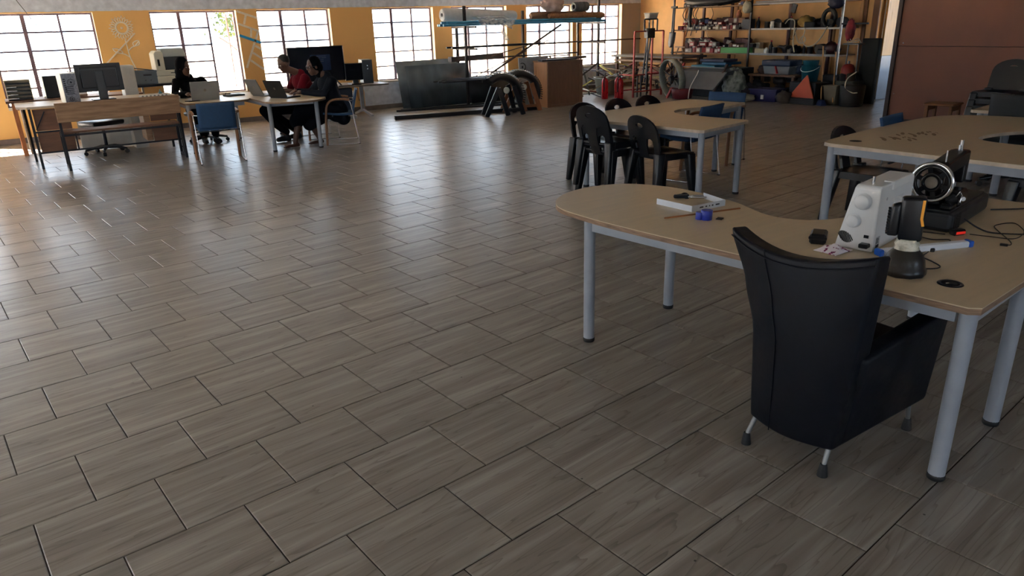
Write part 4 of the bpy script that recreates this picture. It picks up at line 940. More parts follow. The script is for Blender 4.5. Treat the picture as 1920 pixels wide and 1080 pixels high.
for i in range(7): k.box(-.07+.023*i, -.058+.023*i, -.147, -.14, .6, 1.16)
k.build('rib', WRIB, rb)
# ---- printer on its shelf
PS = .855
sh = thing('wall_shelf', 'dark wall shelf carrying the printer and the grey crate', 'shelf'); B().cb(1.93, 2.78, -1.20, -.03, PS-.035, PS, .004).build('board', BSTEEL, sh)
for x in (2.05, 2.68): B().bar((x, -.99, 0), (x, -.99, PS-.035), .03, .03).build('leg', pm('pale_steel_leg', (170, 165, 155), .5, .2, .1, 8), sh)
cr = thing('crate', 'grey plastic crate on the shelf left of the printer', 'crate', (2.13, -.93, PS)); CRG = pm('grey_crate_plastic', (96, 104, 112), .5, 0, .08, 10)
k = B(); hexa(k, [(-.16, -.11, 0), (.16, -.11, 0), (.16, .11, 0), (-.16, .11, 0), (-.18, -.13, .20), (.18, -.13, .20), (.18, .13, .20), (-.18, .13, .20)], .008, 1); k.build('body', CRG, cr)
k = B(); k.bar((-.19, -.135, .195), (.19, -.135, .195), .02, .03); k.bar((-.19, .135, .195), (.19, .135, .195), .02, .03); k.bar((-.185, -.13, .195), (-.185, .13, .195), .02, .03); k.bar((.185, -.13, .195), (.185, .13, .195), .02, .03); k.build('rim', CRG, cr)
B().box(-.04, .08, -.135, -.118, .13, .155).build('hand_hole', BLACK_PLASTIC, cr); k = B()
for x in (-.02, .06): k.cyl((x, -.121, .06), (x, -.126, .06), .008, n=8)
k.build('rivet', BLACK_PLASTIC, cr); B().sheet(lambda u, v: ((u-.5)*.32-.02, (v-.5)*.2, .205+.05*(1-u)), 5, 4, .012).build('lid', BLACK_PLASTIC, cr)
pr = thing('printer', 'beige office printer and copier on the wall shelf', 'printer', (2.53, -.88, PS)); BEI = pm('beige_printer', (206, 202, 184), .45, 0, .05, 8); BEID = pm('grey_printer', (150, 156, 152), .45, 0, .05, 8)
B().cb(-.24, .24, -.20, .22, 0, .11, .008).build('paper_drawer', BEI, pr); B().cb(-.24, .24, -.20, .22, .114, .20, .008).build('lower_body', BEI, pr)
prof(B(), [(-.24, .2), (-.10, .2), (-.10, .46), (-.13, .50), (-.20, .50), (-.24, .46)], -.21, .2, .012).build('left_tower', BEI, pr); B().cb(-.10, .24, -.12, .2, .2, .40, .006).build('output_bay', BLACK_PLASTIC, pr)
hexa(B(), [(-.10, -.2, .40), (.25, -.2, .40), (.25, .2, .40), (-.10, .2, .40), (-.12, -.17, .53), (.22, -.17, .53), (.22, .2, .53), (-.12, .2, .53)], .015).build('scanner_lid', BEID, pr)
k = B()
for z in (.055, .155): k.box(-.03, .07, -.205, -.199, z-.006, z+.006)
k.build('drawer_pull', BLACK_PLASTIC, pr)
k = B()
for z in (.30, .35): k.box(-.20, -.17, -.2165, -.209, z-.03, z+.02)
k.build('side_vent', BLACK_PLASTIC, pr)
tag(B().bar((1.72, -.045, 1.17), (2.24, -.025, 1.63), .02, .02, up=(0, 1, 0)).build('wooden_lath', PAINT), 'pale lath leaning across the painted sunflower', 'lath')
# ---- the two tables the women sit at
ta = thing('desk', 'pale wavy desk under the silver laptop', 'desk', group='wave desks')
pa = ccw([(2.20, -3.30), (2.22, -3.33)]+smooth_pts([(2.42, -3.36), (2.75, -3.42), (3.0, -3.40), (3.10, -3.25), (3.12, -3.0)], 5)+[(3.12, -2.36), (2.20, -2.36)])
t, e = desk_top(pa); t.build('tabletop', BEECH, ta); e.build('table_edge', PLYEDGE, ta)
for x, y in ((2.25, -3.27), (3.06, -2.42), (2.25, -2.42)): round_leg(ta, x, y)
rail(ta, (2.25, -3.27), (3.0, -3.33)); rail(ta, (2.25, -3.24), (2.25, -2.45))
tb_ = thing('desk', 'pale desk with a rounded end where two people sit at laptops', 'desk', group='wave desks')
pb = ccw([(3.12, -2.1), (3.10, -3.75)]+[(3.53+.44*math.cos(math.radians(a)), -3.92+.44*math.sin(math.radians(a))) for a in range(180, 361, 12)]+[(4.0, -3.6), (3.96, -2.1)])
t, e = desk_top(pb); t.build('tabletop', BEECH, tb_); e.build('table_edge', PLYEDGE, tb_)
for x, y in ((3.17, -3.93), (3.80, -4.05), (3.16, -2.2), (3.82, -2.2)): round_leg(tb_, x, y)
rail(tb_, (3.18, -3.9), (3.78, -4.0)); rail(tb_, (3.17, -3.9), (3.17, -2.22))
def laptop(label, loc, rz, lid, tilt=15, scr=None, w_=.38, d=.26, h=.25):
    r = thing('laptop', label, 'laptop', loc, rz)     # user sits at -y, lid at +y
    m = pm('lid_%d_%d' % (lid[0], lid[2]), lid, .4, .3, .06, 10)
    ba = B().cb(-w_/2, w_/2, -d/2, d/2, 0, .018, .004).build('base', m, r)
    k = B()
    for j in range(5):
        for i in range(12): k.box(-.155+.026*i, -.155+.026*i+.021, -.04+.026*j, -.04+.026*j+.021, .018, .0205)
    k.build('keyboard', BLACK_PLASTIC, ba); B().box(-.05, .05, -.115, -.055, .018, .0188).build('touchpad', GREYPL, ba)
    t = math.radians(tilt); c, s = math.cos(t), math.sin(t); y0 = d/2
    def T(x, y, z): return (x, y0+z*s+y*c, .02+z*c-y*s)
    for nm, y_a, y_b, mg, mm in (('lid', 0, .010, 0, m), ('screen', -.0015, 0, .012, scr or MATS['dark_screen'])):
        k = B(); P = [T(x, y, z) for z in (mg, h-mg) for x, y in ((-w_/2+mg, y_a), (w_/2-mg, y_a), (w_/2-mg, y_b), (-w_/2+mg, y_b))]
        k.add(P, [(0, 3, 2, 1), (4, 5, 6, 7), (0, 1, 5, 4), (1, 2, 6, 5), (2, 3, 7, 6), (3, 0, 4, 7)]); o = k.build(nm, mm, r)
        if nm == 'lid': k2 = B(); k2.M = Matrix.Translation(T(0, .0105, h*.52)) @ Matrix.Rotation(-PI/2-t, 4, 'X'); k2.lathe([(.018, 0), (.018, .001)], 18); k2.build('emblem', CHROME, o)
    return r
LIT = emis('lit_laptop_screen', (190, 200, 205), .9)
laptop('silver laptop with its lid to the camera in front of the hooded person', (2.545, -2.93, TZ), PI, (150, 152, 150), 12, LIT)
laptop('laptop with a pale lit screen edge in front of the person in red', (3.42, -3.02, TZ), face(-1, -.22), (120, 122, 124), 24, LIT, .36)
laptop('dark laptop on the rounded desk end under the hands of the person in the headscarf', (3.52, -3.60, TZ), face(-1, -.5), (30, 32, 36), 22, LIT, .34)
tag(B().at((3.05, -2.62, TZ), .2).cb(-.13, .13, -.1, .1, 0, .02, .004).build('notebook', DARKCLOTH), 'closed dark notebook beside the lit laptop', 'notebook')
tag(B().at((2.36, -3.05, TZ), .3).cb(-.08, .09, -.06, .06, 0, .012, .004).build('notebook', BLACK_PLASTIC), 'flat black pad left of the silver laptop', 'notebook')
for k_, (a, b_) in enumerate((((2.95, -2.0, .70), (3.02, -1.6, .1)), ((3.1, -1.95, .70), (3.25, -1.5, .06)))):
    cable('hanging_cable', [a, ((a[0]+b_[0])/2-.25, (a[1]+b_[1])/2, .25), (b_[0], b_[1], .08), (3.35, -.9, .35), (3.3, -.06, .5)], .006, ('upper', 'lower')[k_]+' black cable sagging along the yellow wall behind the desks')
# ---- television and its table
tvd = thing('table', 'grey table on a splayed pedestal under the television', 'table')
B().cb(4.75, 6.28, -1.22, -.30, .575, .605, .004).build('tabletop', pm('grey_laminate', (112, 104, 98), .45, 0, .1, 6), tvd)
for x in (5.88, 4.86):
    k = B(); k.bar((x, -.80, .08), (x, -.80, .575), .07, .05); k.build('pedestal', STEEL_GREY, tvd)
    k = B(); k.bar((x, -.80, .12), (x+.05, -1.12, .02), .045, .035); k.bar((x, -.80, .12), (x, -.45, .02), .045, .035); k.build('splayed_foot', STEEL_GREY, tvd)
tv = thing('television', 'large black flat television on the grey table', 'television', (5.06, -.80, .605), 0)
B().cb(-.53, .53, -.02, .03, .085, .705, .006).build('housing', BLACK_PLASTIC, tv); scr_ = B().box(-.515, .515, -.0215, -.02, .10, .69).build('screen', pm('television_glass', (18, 22, 32), .12, 0, .1, 2), tv)
k = B().box(-.12, .26, -.0222, -.0216, .28, .56); k.build('screen_window', pm('dim_blue_window', (26, 40, 70), .15, 0, .1, 4), tv); k = B()
for z in (.53, .50, .47, .44): k.box(-.07, .18-.05*(z < .48), -.0226, -.0222, z, z+.008)
k.build('screen_text', pm('dim_text', (44, 58, 84), .3, 0, .1, 9), tv)
for s in (-1, 1): B().bar((s*.35, 0, .085), (s*.38, -.12, .006), .03, .012).bar((s*.35, 0, .085), (s*.36, .09, .006), .03, .012).build('foot', BLACK_PLASTIC, tv)
bb_ = thing('cabinet', 'blue fabric screen with a pale base standing under the television table', 'cabinet', (5.27, -1.08, 0)); B().cb(-.31, .30, -.05, .05, .07, .56, .02).build('panel', pm('navy_cabinet', (24, 44, 70), .6, 0, .15, 9), bb_); B().cb(-.33, .32, -.10, .10, 0, .07, .015).build('base', pm('pale_grey_plastic', (164, 168, 172), .5, 0, .06, 10), bb_)
monitor('computer_monitor', 'black monitor between the television and the silver computer tower', (5.78, -.86, .605), PI, .43, .31, .07, False)
pc_tower('computer_tower', 'black fronted computer tower beside the fourth window', (6.05, -.72, .605), math.radians(-14), False, (176, 180, 182), .19, .43, .42)
cable('monitor_cable', [(5.3, -1.15, .612), (5.5, -1.19, .612), (5.62, -1.12, .615), (5.75, -1.17, .612)], .006, 'black cables in front of the second monitor')
cable('hanging_cable', [(6.02, -.35, .60), (6.05, -.2, .35), (6.12, -.1, .22), (6.18, -.06, .45), (6.14, -.05, .6)], .005, 'dark cable looped below the silver computer tower')
tag(B().cb(5.92, 6.02, -.06, -.02, .28, .42, .008).build('wall_socket', WHITE_PAINT), 'white socket box on the orange wall under the tower', 'socket')

# ================================================================ people
SKIN = pm('brown_skin', (80, 52, 40), .5, 0, .08, 20, .0); HAIR = pm('black_hair', (14, 12, 12), .7, 0, .2, 60, .4)
EYEW = pm('eye_white', (190, 184, 176), .3, 0, .02, 10)
def limb(b, pts, n=12):
    for (p, r) in pts: b.ell(p, (r, r, r), n, 8)
    for (p, r), (q, s) in zip(pts, pts[1:]): b.tube([p, q], [r, s], n)
def remeshed(b, name, mat, parent, vox, it=6, f=.5):
    o = b.build(name, mat, parent); m = o.modifiers.new('merge', 'REMESH'); m.mode = 'VOXEL'; m.voxel_size = vox; m.use_smooth_shade = True
    s = o.modifiers.new('soft', 'SMOOTH'); s.iterations = it; s.factor = f
    dg = bpy.context.evaluated_depsgraph_get(); me = bpy.data.meshes.new_from_object(o.evaluated_get(dg)); o.modifiers.clear(); old = o.data; o.data = me; bpy.data.meshes.remove(old)
    me.name = name
    if not me.materials: me.materials.append(mat)
    me.polygons.foreach_set('use_smooth', [True]*len(me.polygons)); return o
def head_frame(c, look, tilt=0):
    f = Vector(look).normalized(); r = f.cross(Vector((0, 0, 1))).normalized(); u = r.cross(f)
    return Matrix(((r.x, f.x, u.x, c[0]), (r.y, f.y, u.y, c[1]), (r.z, f.z, u.z, c[2]), (0, 0, 0, 1)))
def add_head(b, M):
    """x to its right, y forward, z up; centre of the skull at the origin"""
    b.M = M
    b.ell((0, -.012, .025), (.074, .092, .098), 18, 12); b.ell((0, .028, -.045), (.058, .062, .078), 16, 10); b.ell((0, .045, -.098), (.034, .034, .028), 10, 8)
    b.ell((0, .092, -.025), (.015, .022, .016), 10, 8); b.tube([(0, .078, .02), (0, .100, -.026)], [.008, .014], 8)
    b.ell((0, .076, .022), (.052, .016, .012), 10, 6); b.ell((0, .080, -.062), (.024, .014, .009), 10, 6); b.ell((0, .078, -.076), (.022, .013, .009), 10, 6)
    for s in (-1, 1): b.ell((s*.077, -.008, -.01), (.010, .020, .032), 8, 8); b.ell((s*.035, .058, -.028), (.026, .024, .024), 10, 8)
    b.M = None
def add_hand(b, wrist, fwd, up, side):
    """palm, four bent fingers and a thumb from the wrist along fwd"""
    f = Vector(fwd).normalized(); u = Vector(up); u = (u-f*u.dot(f)).normalized(); r = f.cross(u)*side; w0 = Vector(wrist)
    for k in range(4):
        o = (k-1.5)*.021; L = (.066, .076, .072, .056)[k]; a = w0+f*.085+r*o*1.0
        limb(b, [(a-f*.03, .010), (a, .0095), (a+f*L*.5-u*.010, .0085), (a+f*L*.9-u*.032, .0075)], 8)
    b.ell(w0+f*.050, (.036, .036, .030), 10, 8); limb(b, [(w0+f*.01, .024), (w0+f*.06, .030)], 10); limb(b, [(w0+f*.075-r*.03, .016), (w0+f*.075+r*.03, .016)], 8)
    t = w0+f*.03-r*.030; limb(b, [(t, .013), (t+f*.035-r*.020-u*.006, .011), (t+f*.062-r*.022-u*.018, .009)], 8)
def person(label, look, head, pelvis, chest, sh, arms, legs, shirt, bottom, skirt=None, extra=None, shoes=True, barefoot=False, sleeve=1.0):
    """sh: half shoulder vector; arms/legs: joint lists; one continuous skin mesh with clothes over it"""
    root = thing('person', label, 'person', (pelvis[0], pelvis[1], 0)); inv = Vector((-pelvis[0], -pelvis[1], 0))
    V = lambda p: Vector(p)+inv
    H_ = V(head); Mh = head_frame(H_, look); body = B(); add_head(body, Mh)
    neck = V(chest)+Vector((0, 0, .14))+Vector(look)*0; 
    limb(body, [(H_+Vector((0, 0, -.07))-Vector(look).normalized()*.015, .050), (neck, .055)])
    P_, C_ = V(pelvis), V(chest); sv = Vector(sh)
    limb(body, [(P_, .115), (P_*.5+C_*.5, .105), (C_, .12)]); limb(body, [(C_+sv*.85+Vector((0, 0, .07)), .055), (C_-sv*.85+Vector((0, 0, .07)), .055)]); limb(body, [(C_+Vector((0, 0, .06)), .10), (neck, .06)])
    hv = sv*.5
    shirt_b = B(); limb(shirt_b, [(P_+Vector((0, 0, .03)), .145), (P_*.5+C_*.5, .135), (C_+Vector((0, 0, .02)), .145)]); limb(shirt_b, [(C_+sv*.86+Vector((0, 0, .07)), .070), (C_-sv*.86+Vector((0, 0, .07)), .070)]); limb(shirt_b, [(C_+Vector((0, 0, .05)), .115), (neck+Vector((0, 0, .002)), .074)])
    for s, (a, e_, w_) in zip((1, -1), arms):
        a, e_, w_ = V(a), V(e_), V(w_); fw = (w_-e_).normalized()
        limb(body, [(a, .050), (e_, .038), (w_, .026)]); add_hand(body, w_, fw*.9+Vector((0, 0, -.10)), (0, 0, 1), s)
        en = e_+(w_-e_)*sleeve; limb(shirt_b, [(a, .064), (e_, .052), (en, .042)]) if sleeve > 0 else limb(shirt_b, [(a, .066), (a+(e_-a)*.75, .060)])
    bot = B(); limb(bot, [(P_+Vector((0, 0, .02)), .145), (P_+Vector((0, 0, -.02)), .15)])
    for h_, kn, an, toe in legs:
        h_, kn, an, toe = V(h_), V(kn), V(an), V(toe)
        limb(body, [(h_, .082), (kn, .056), (kn*.55+an*.45, .052), (an, .036)]); heel = an+(an-toe)*.25; heel.z = .028
        limb(body, [(an, .034), (heel, .027), ((an+toe)/2+Vector((0, 0, -.02)), .026), (toe+Vector((0, 0, .004)), .018)]); sd_ = (toe-an); sd_.z = 0; px_ = Vector((-sd_.y, sd_.x, 0)).normalized()
        for k in range(5): q = toe+px_*(k-2)*.013; limb(body, [(q, .011), (q+sd_.normalized()*(.022-.003*abs(k-1)), .009)], 6)
        if skirt is None: limb(bot, [(h_, .098), (kn, .076), (kn*.5+an*.5, .068), (an+Vector((0, 0, .05)), .060)])
        else: limb(bot, [(h_, .12), (kn, .095)])
    o = remeshed(body, 'body', SKIN, root, .0075, 4)
    for s in (-1, 1):
        k = B(); k.M = Mh; k.ell((s*.032, .074, .002), (.013, .008, .009), 10, 8); e_ = k.build('eye', EYEW, o)
    remeshed(shirt_b, 'shirt', shirt, root, .011, 6)
    if skirt: skirt(bot, V)
    remeshed(bot, 'skirt' if skirt else 'trousers', bottom, root, .011, 6)
    if shoes and not barefoot:
        for h_, kn, an, toe in legs:
            an, toe = V(an), V(toe); k = B(); heel = an+(an-toe)*.22; heel.z = .035; limb(k, [(an+Vector((0, 0, -.01)), .045), (heel, .038), ((an+toe)/2-Vector((0, 0, .015)), .042), (toe+Vector((0, 0, .012)), .034)]); remeshed(k, 'shoe', BLACK_RUBBER, root, .009, 4)
    if extra: extra(root, Mh, V, C_, neck)
    return root
REDS = pm('dark_red_cotton', (84, 13, 25), .9, 0, .1, 30, .05, spec=.1); NAVY = pm('navy_work_shirt', (20, 25, 34), .8, 0, .15, 26, .08, spec=.12); BLACKC = pm('black_cotton', (9, 10, 13), .9, 0, .15, 26, .06, spec=.08); DSKIRT = pm('dark_blue_skirt', (12, 14, 22), .85, 0, .15, 22, .06, spec=.1)
# woman in a headscarf, in profile, typing
def scarf(root, Mh, V, C_, neck):
    k = B(); k.M = Mh; k.ell((0, -.030, .030), (.092, .098, .112), 18, 12); k.ell((0, -.075, -.03), (.075, .07, .085), 14, 10); k.ell((0, -.055, -.11), (.070, .065, .07), 14, 10); k.M = None
    remeshed(k, 'headscarf', BLACKC, root, .010, 4)
    g = B(); g.M = Mh
    for s in (-1, 1): g.tube([(s*.034+.024*math.cos(2*PI*i/14), .088, .002+.017*math.sin(2*PI*i/14)) for i in range(14)], .0022, 5, True); g.tube([(s*.058, .086, .006), (s*.082, .0, .0)], .0022, 5)
    g.tube([(-.012, .092, .004), (.012, .092, .004)], .0022, 5); g.build('glasses', BLACK_PLASTIC, root)
    k = B(); limb(k, [(neck+Vector((-.05, -.06, -.035)), .022), (neck+Vector((-.075, 0, -.06)), .022), (neck+Vector((-.05, .06, -.035)), .022)]); remeshed(k, 'collar', NAVY, root, .009, 4)
def skirt3(b, V):
    limb(b, [(V((4.16, -3.70, .50)), .16), (V((3.72, -3.66, .49)), .125), (V((3.60, -3.70, .36)), .105)]); limb(b, [(V((3.95, -3.68, .40)), .13), (V((3.80, -3.66, .30)), .10)]); limb(b, [(V((4.22, -3.72, .46)), .17), (V((4.28, -3.80, .36)), .11)])
person('person in a black headscarf, glasses and dark blue shirt, typing at the rounded desk', (-1, -.12, -.16), (3.955, -3.67, 1.11), (4.22, -3.70, .50), (4.13, -3.69, .82), (.02, -.20, 0),
       [((4.11, -3.88, .90), (3.98, -3.93, .735), (3.74, -3.74, .765)), ((4.10, -3.51, .90), (3.96, -3.44, .735), (3.74, -3.52, .765))],
       [((4.16, -3.79, .49), (3.66, -3.73, .50), (3.53, -3.74, .075), (3.37, -3.78, .02)), ((4.16, -3.61, .49), (3.76, -3.60, .48), (3.93, -3.66, .075), (3.77, -3.70, .02))], NAVY, DSKIRT, skirt3, scarf, False, True)
# man in the red shirt
def shorthair(root, Mh, V, C_, neck):
    k = B(); k.M = Mh; k.ell((0, -.026, .042), (.079, .090, .090), 18, 12); k.M = None; remeshed(k, 'hair', HAIR, root, .009, 3)
person('person with short black hair in a dark red shirt, bent over a laptop', (-1, -.10, -.42), (3.77, -2.92, 1.135), (4.16, -2.97, .50), (4.00, -2.95, .83), (.02, -.19, 0),
       [((4.0, -3.13, .92), (3.88, -3.16, .72), (3.63, -3.08, .765)), ((3.98, -2.77, .92), (3.86, -2.72, .72), (3.62, -2.86, .765))],
       [((4.10, -3.06, .49), (3.32, -3.14, .49), (3.62, -3.08, .10), (3.48, -3.10, .03)), ((4.10, -2.88, .49), (3.42, -2.90, .50), (3.86, -2.90, .09), (3.73, -2.92, .03))], REDS, BLACKC, None, shorthair, True, False, 0)
# hooded person
def hood(root, Mh, V, C_, neck):
    k = B(); k.M = Mh; k.ell((0, -.030, .028), (.100, .102, .120), 18, 12); k.ell((0, -.050, -.075), (.098, .085, .09), 14, 10); k.ell((.0, -.04, -.15), (.11, .09, .06), 14, 8); k.M = None; remeshed(k, 'hood', BLACKC, root, .010, 4)
person('person in a black hood facing the window side behind the silver laptop', (.62, -.70, -.10), (2.49, -2.20, 1.135), (2.60, -2.08, .50), (2.55, -2.10, .83), (.19, .05, 0),
       [((2.74, -2.06, .92), (2.86, -2.20, .74), (2.72, -2.46, .765)), ((2.36, -2.15, .92), (2.28, -2.28, .74), (2.40, -2.52, .765))],
       [((2.68, -2.12, .49), (2.72, -2.52, .50), (2.74, -2.40, .10), (2.76, -2.54, .03)), ((2.52, -2.12, .49), (2.50, -2.54, .50), (2.58, -2.36, .10), (2.57, -2.50, .03))], BLACKC, BLACKC, None, hood)
tag(B().sheet(lambda u, v: (2.38+.40*u, -2.42-.06*math.sin(PI*v), .40+.22*v), 8, 6, .012).build('shawl', pm('magenta_cloth', (190, 20, 80), .8, 0, .15, 30)), 'magenta shawl on the lap of the hooded person', 'cloth')
# ================================================================ stock rack along the window wall
RSTEEL = pm('rack_steel', (52, 48, 50), .55, .4, .2, 14, .05); GALV = pm('galvanised_pipe', (110, 112, 114), .4, .7, .2, 16)
rk = thing('pipe_rack', 'tall dark steel rack holding pipes and rolls in front of the windows', 'rack')
for x, y, h in ((8.25, -.85, 1.96), (8.42, -.22, 1.56), (10.15, -.22, 1.86), (11.85, -.85, 2.06), (11.75, -.22, 1.9)): B().bar((x, y, 0), (x, y, h), .05, .05).build('post', RSTEEL, rk)
for z in (1.555, 1.13, .50):
    for x in (8.33, 11.8): B().bar((x, -1.30 if z < 1 else -1.15, z), (x, -.20, z), .04, .04).build('arm', RSTEEL, rk)
B().bar((8.42, -.22, .9), (11.75, -.22, .9), .03, .03).build('back_tie', RSTEEL, rk)
BLP = pm('blue_pipe', (44, 116, 160), .4, 0, .12, 8)
for i, (y, x0, x1, r, z) in enumerate(((-1.08, 7.62, 11.7, .026, 0), (-1.02, 7.75, 11.9, .026, 0), (-.96, 7.60, 11.5, .026, 0), (-.90, 7.7, 11.95, .026, 0), (-.78, 7.66, 11.8, .026, 0), (-.72, 7.8, 11.6, .026, 0), (-1.05, 7.72, 11.6, .026, .046), (-.99, 7.62, 11.8, .026, .046), (-.93, 7.9, 11.7, .026, .046), (-.75, 7.75, 11.85, .026, .046))):
    tag(B().cyl((x0, y, 1.603+z), (x1, y, 1.603+z), r, n=10).build('pipe', BLP), 'blue plastic pipe lying in the bundle on the top arms of the rack', 'pipe', 'blue pipes on the rack')
RZ1 = 1.70
rl = thing('fabric_roll', 'big roll of white plastic sheeting on top of the blue pipes', 'roll', (0, 0, 0)); WROLL = pm('white_sheeting', (206, 206, 208), .45, 0, .08, 14, .15)
k = B(); P0, P1 = Vector((7.84, -.66, 1.80)), Vector((9.66, -.63, 1.755)); k.tube([P0, P0+(P1-P0)*.03, P0+(P1-P0)*.5, P0+(P1-P0)*.97, P1], [.115, .135, .125, .105, .09], 24); k.build('roll', WROLL, rl)
k = B(); d_ = (P1-P0).normalized(); k.tube([P0-d_*.006, P0-d_*.0005], .035, 16); k.build('core_hole', MATS['dark_hole'], rl)
k = B()
for r in (.055, .08, .1): k.tube([P0-d_*.004+Vector((0, r*math.cos(2*PI*i/24), r*math.sin(2*PI*i/24))) for i in range(24)], .005, 5, True)
k.build('layer_edge', WROLL, rl)
def film_mat():
    m = bpy.data.materials.new('clear_film'); m.use_nodes = True; n = m.node_tree.nodes; l = m.node_tree.links; b = n['Principled BSDF']; out = n['Material Output']
    b.inputs['Base Color'].default_value = (.75, .76, .78, 1); b.inputs['Roughness'].default_value = .25
    t = n.new('ShaderNodeBsdfTransparent'); mx = n.new('ShaderNodeMixShader'); ns = n.new('ShaderNodeTexNoise'); ns.inputs['Scale'].default_value = 9; ns.inputs['Detail'].default_value = 5
    mr = n.new('ShaderNodeMapRange'); mr.inputs['From Min'].default_value = .35; mr.inputs['From Max'].default_value = .7; mr.inputs['To Min'].default_value = .18; mr.inputs['To Max'].default_value = .7
    l.new(ns.outputs['Fac'], mr.inputs['Value']); l.new(mr.outputs[0], mx.inputs[0]); l.new(t.outputs[0], mx.inputs[1]); l.new(b.outputs[0], mx.inputs[2]); l.new(mx.outputs[0], out.inputs['Surface']); return m
FILM = film_mat()
k = B().sheet(lambda u, v: (8.45+.80*u+.05*math.sin(9*v+u*3), -.80-.34*min(1, v*2)-.02*math.sin(14*u), 1.76-.06*min(1, v*2)-.30*max(0, v-.4)-.05*math.sin(7*u)*v), 14, 6, .003)
k.build('hanging_film', FILM, rl)
k = B().sheet(lambda u, v: (8.42+.12*u+.10*v, -1.13+.02*math.sin(8*v), 1.52-.40*v*(.6+.4*u)), 4, 8, .002); k.build('film_tail', FILM, rl)
k = B().sheet(lambda u, v: (8.85+.10*u+.22*v, -1.13+.02*math.sin(8*v), 1.55-.28*v), 3, 8, .002); k.build('film_tail', FILM, rl)
CARP = pm('brown_carpet', (112, 84, 66), .95, 0, .2, 30, .4)
tag(B().tube([(9.95, -.80, 1.735), (10.0, -.80, 1.74), (11.5, -.78, 1.735), (11.55, -.78, 1.735)], [.06, .085, .085, .06], 16).build('carpet_roll', CARP), 'upper brown rolled carpet on the blue pipes at the right end of the rack', 'carpet')
tag(B().tube([(10.3, -1.0, 1.72), (10.35, -1.0, 1.725), (11.82, -.98, 1.72), (11.88, -.98, 1.72)], [.05, .07, .07, .05], 16).build('carpet_roll', pm('tan_carpet', (132, 96, 70), .95, 0, .25, 26, .4)), 'lower tan rolled carpet at the front of the blue pipes', 'carpet')
def sack(b, c, s, seed, n=16, amp=.25):
    def f(p):
        d = p.normalized(); return 1+amp*noise.noise(d*2.2+Vector((seed, 0, 0)))+amp*.5*noise.noise(d*5+Vector((0, seed, 0)))
    vs = []; fs = []
    for i in range(n+1):
        t = PI*i/n
        for j in range(n*2):
            a = PI*j/n; p = Vector((math.sin(t)*math.cos(a), math.sin(t)*math.sin(a), math.cos(t))); q = p*f(p); vs.append((c[0]+q.x*s[0], c[1]+q.y*s[1], max(c[2]+q.z*s[2], c[2]-s[2]*.92)))
    for i in range(n):
        for j in range(n*2): fs.append((i*2*n+j, (i+1)*2*n+j, (i+1)*2*n+(j+1) % (2*n), i*2*n+(j+1) % (2*n)))
    return b.add(vs, fs, True)
tag(sack(B(), (10.47, -.90, 1.96), (.27, .17, .16), 3.0, 20, .4).build('bundle', pm('pink_white_sack', (196, 176, 172), .85, 0, .12, 16, .3)), 'pinkish white cloth bundle on top of the carpet rolls', 'bundle')
co = thing('mesh_coil', 'grey coil of wire mesh on the carpet rolls beside the last window', 'coil', (11.3, -.86, 1.91)); k = B()
k.M = Matrix.Rotation(PI/2, 4, 'Y'); k.lathe([(.05, -.19), (.095, -.2), (.10, -.15), (.10, .18), (.09, .2), (.05, .2), (.05, -.19)], 18); k.build('coil_body', pm('grey_wire_mesh', (92, 98, 104), .6, .4, .4, 60, .4), co)
k = B()
for x in (-.1, 0, .1): k.tube([(x, .102*math.cos(2*PI*i/20), .102*math.sin(2*PI*i/20)) for i in range(20)], .004, 5, True)
k.build('tie_wire', GALV, co)
for i, (y, z, x0, x1, r, lab) in enumerate(((-1.0, 1.172, 7.83, 10.1, .022, 'dark thick pipe on the middle rack arms, nearest the room'), (-.92, 1.170, 7.95, 9.9, .02, 'dark thick pipe second from the room on the middle rack arms'), (-.84, 1.165, 9.0, 13.2, .014, 'long thin rusty pipe reaching past the rack towards the corner'), (-.74, 1.164, 9.2, 13.3, .013, 'long thin rusty pipe nearest the windows on the middle arms'), (-.66, 1.168, 7.9, 10.2, .018, 'short dark pipe nearest the windows on the middle arms'))):
    tag(B().cyl((x0, y, z), (x1, y, z-.0), r, n=10).build('pipe', RUST if i in (2, 3) else DARK_METAL), lab, 'pipe')
for i, (p, q, r, m, lab) in enumerate((((8.63, -1.17, .63), (10.46, -1.22, 1.545), .022, RUST, 'thick rusty tube leaning diagonally across the rack'), ((8.30, -1.10, .60), (10.2, -1.26, 1.28), .010, RUST, 'thin rod leaning diagonally below the thick rusty tube'), ((8.7, -1.12, .98), (10.0, -1.30, 1.25), .009, RUST, 'thin rod leaning diagonally above the thick rusty tube'))):
    tag(B().cyl(p, q, r, n=10).build('rod', m), lab, 'rod')
for i in range(7): tag(B().box(7.42+.08*(i % 3), 9.85-.1*(i % 2), -1.29+.06*i, -1.25+.06*i, .521+.0*(i % 2), .548+.012*(i % 3)).build('steel_bar', DARK_METAL), 'dark flat steel bar in the row on the lowest rack arms', 'bar', 'steel bars on the lowest arms')
tag(B().box(8.0, 9.2, -.9, -.72, .875, .93).build('wooden_plank', pm('dark_plank', (84, 70, 66), .7, 0, .2, 8)) if False else B().bar((8.0, -.6, .93), (9.3, -.6, .96), .14, .10).build('wooden_plank', pm('dark_plank', (84, 70, 66), .7, 0, .2, 8)), 'dark plank across the back of the rack before the fifth window', 'plank')
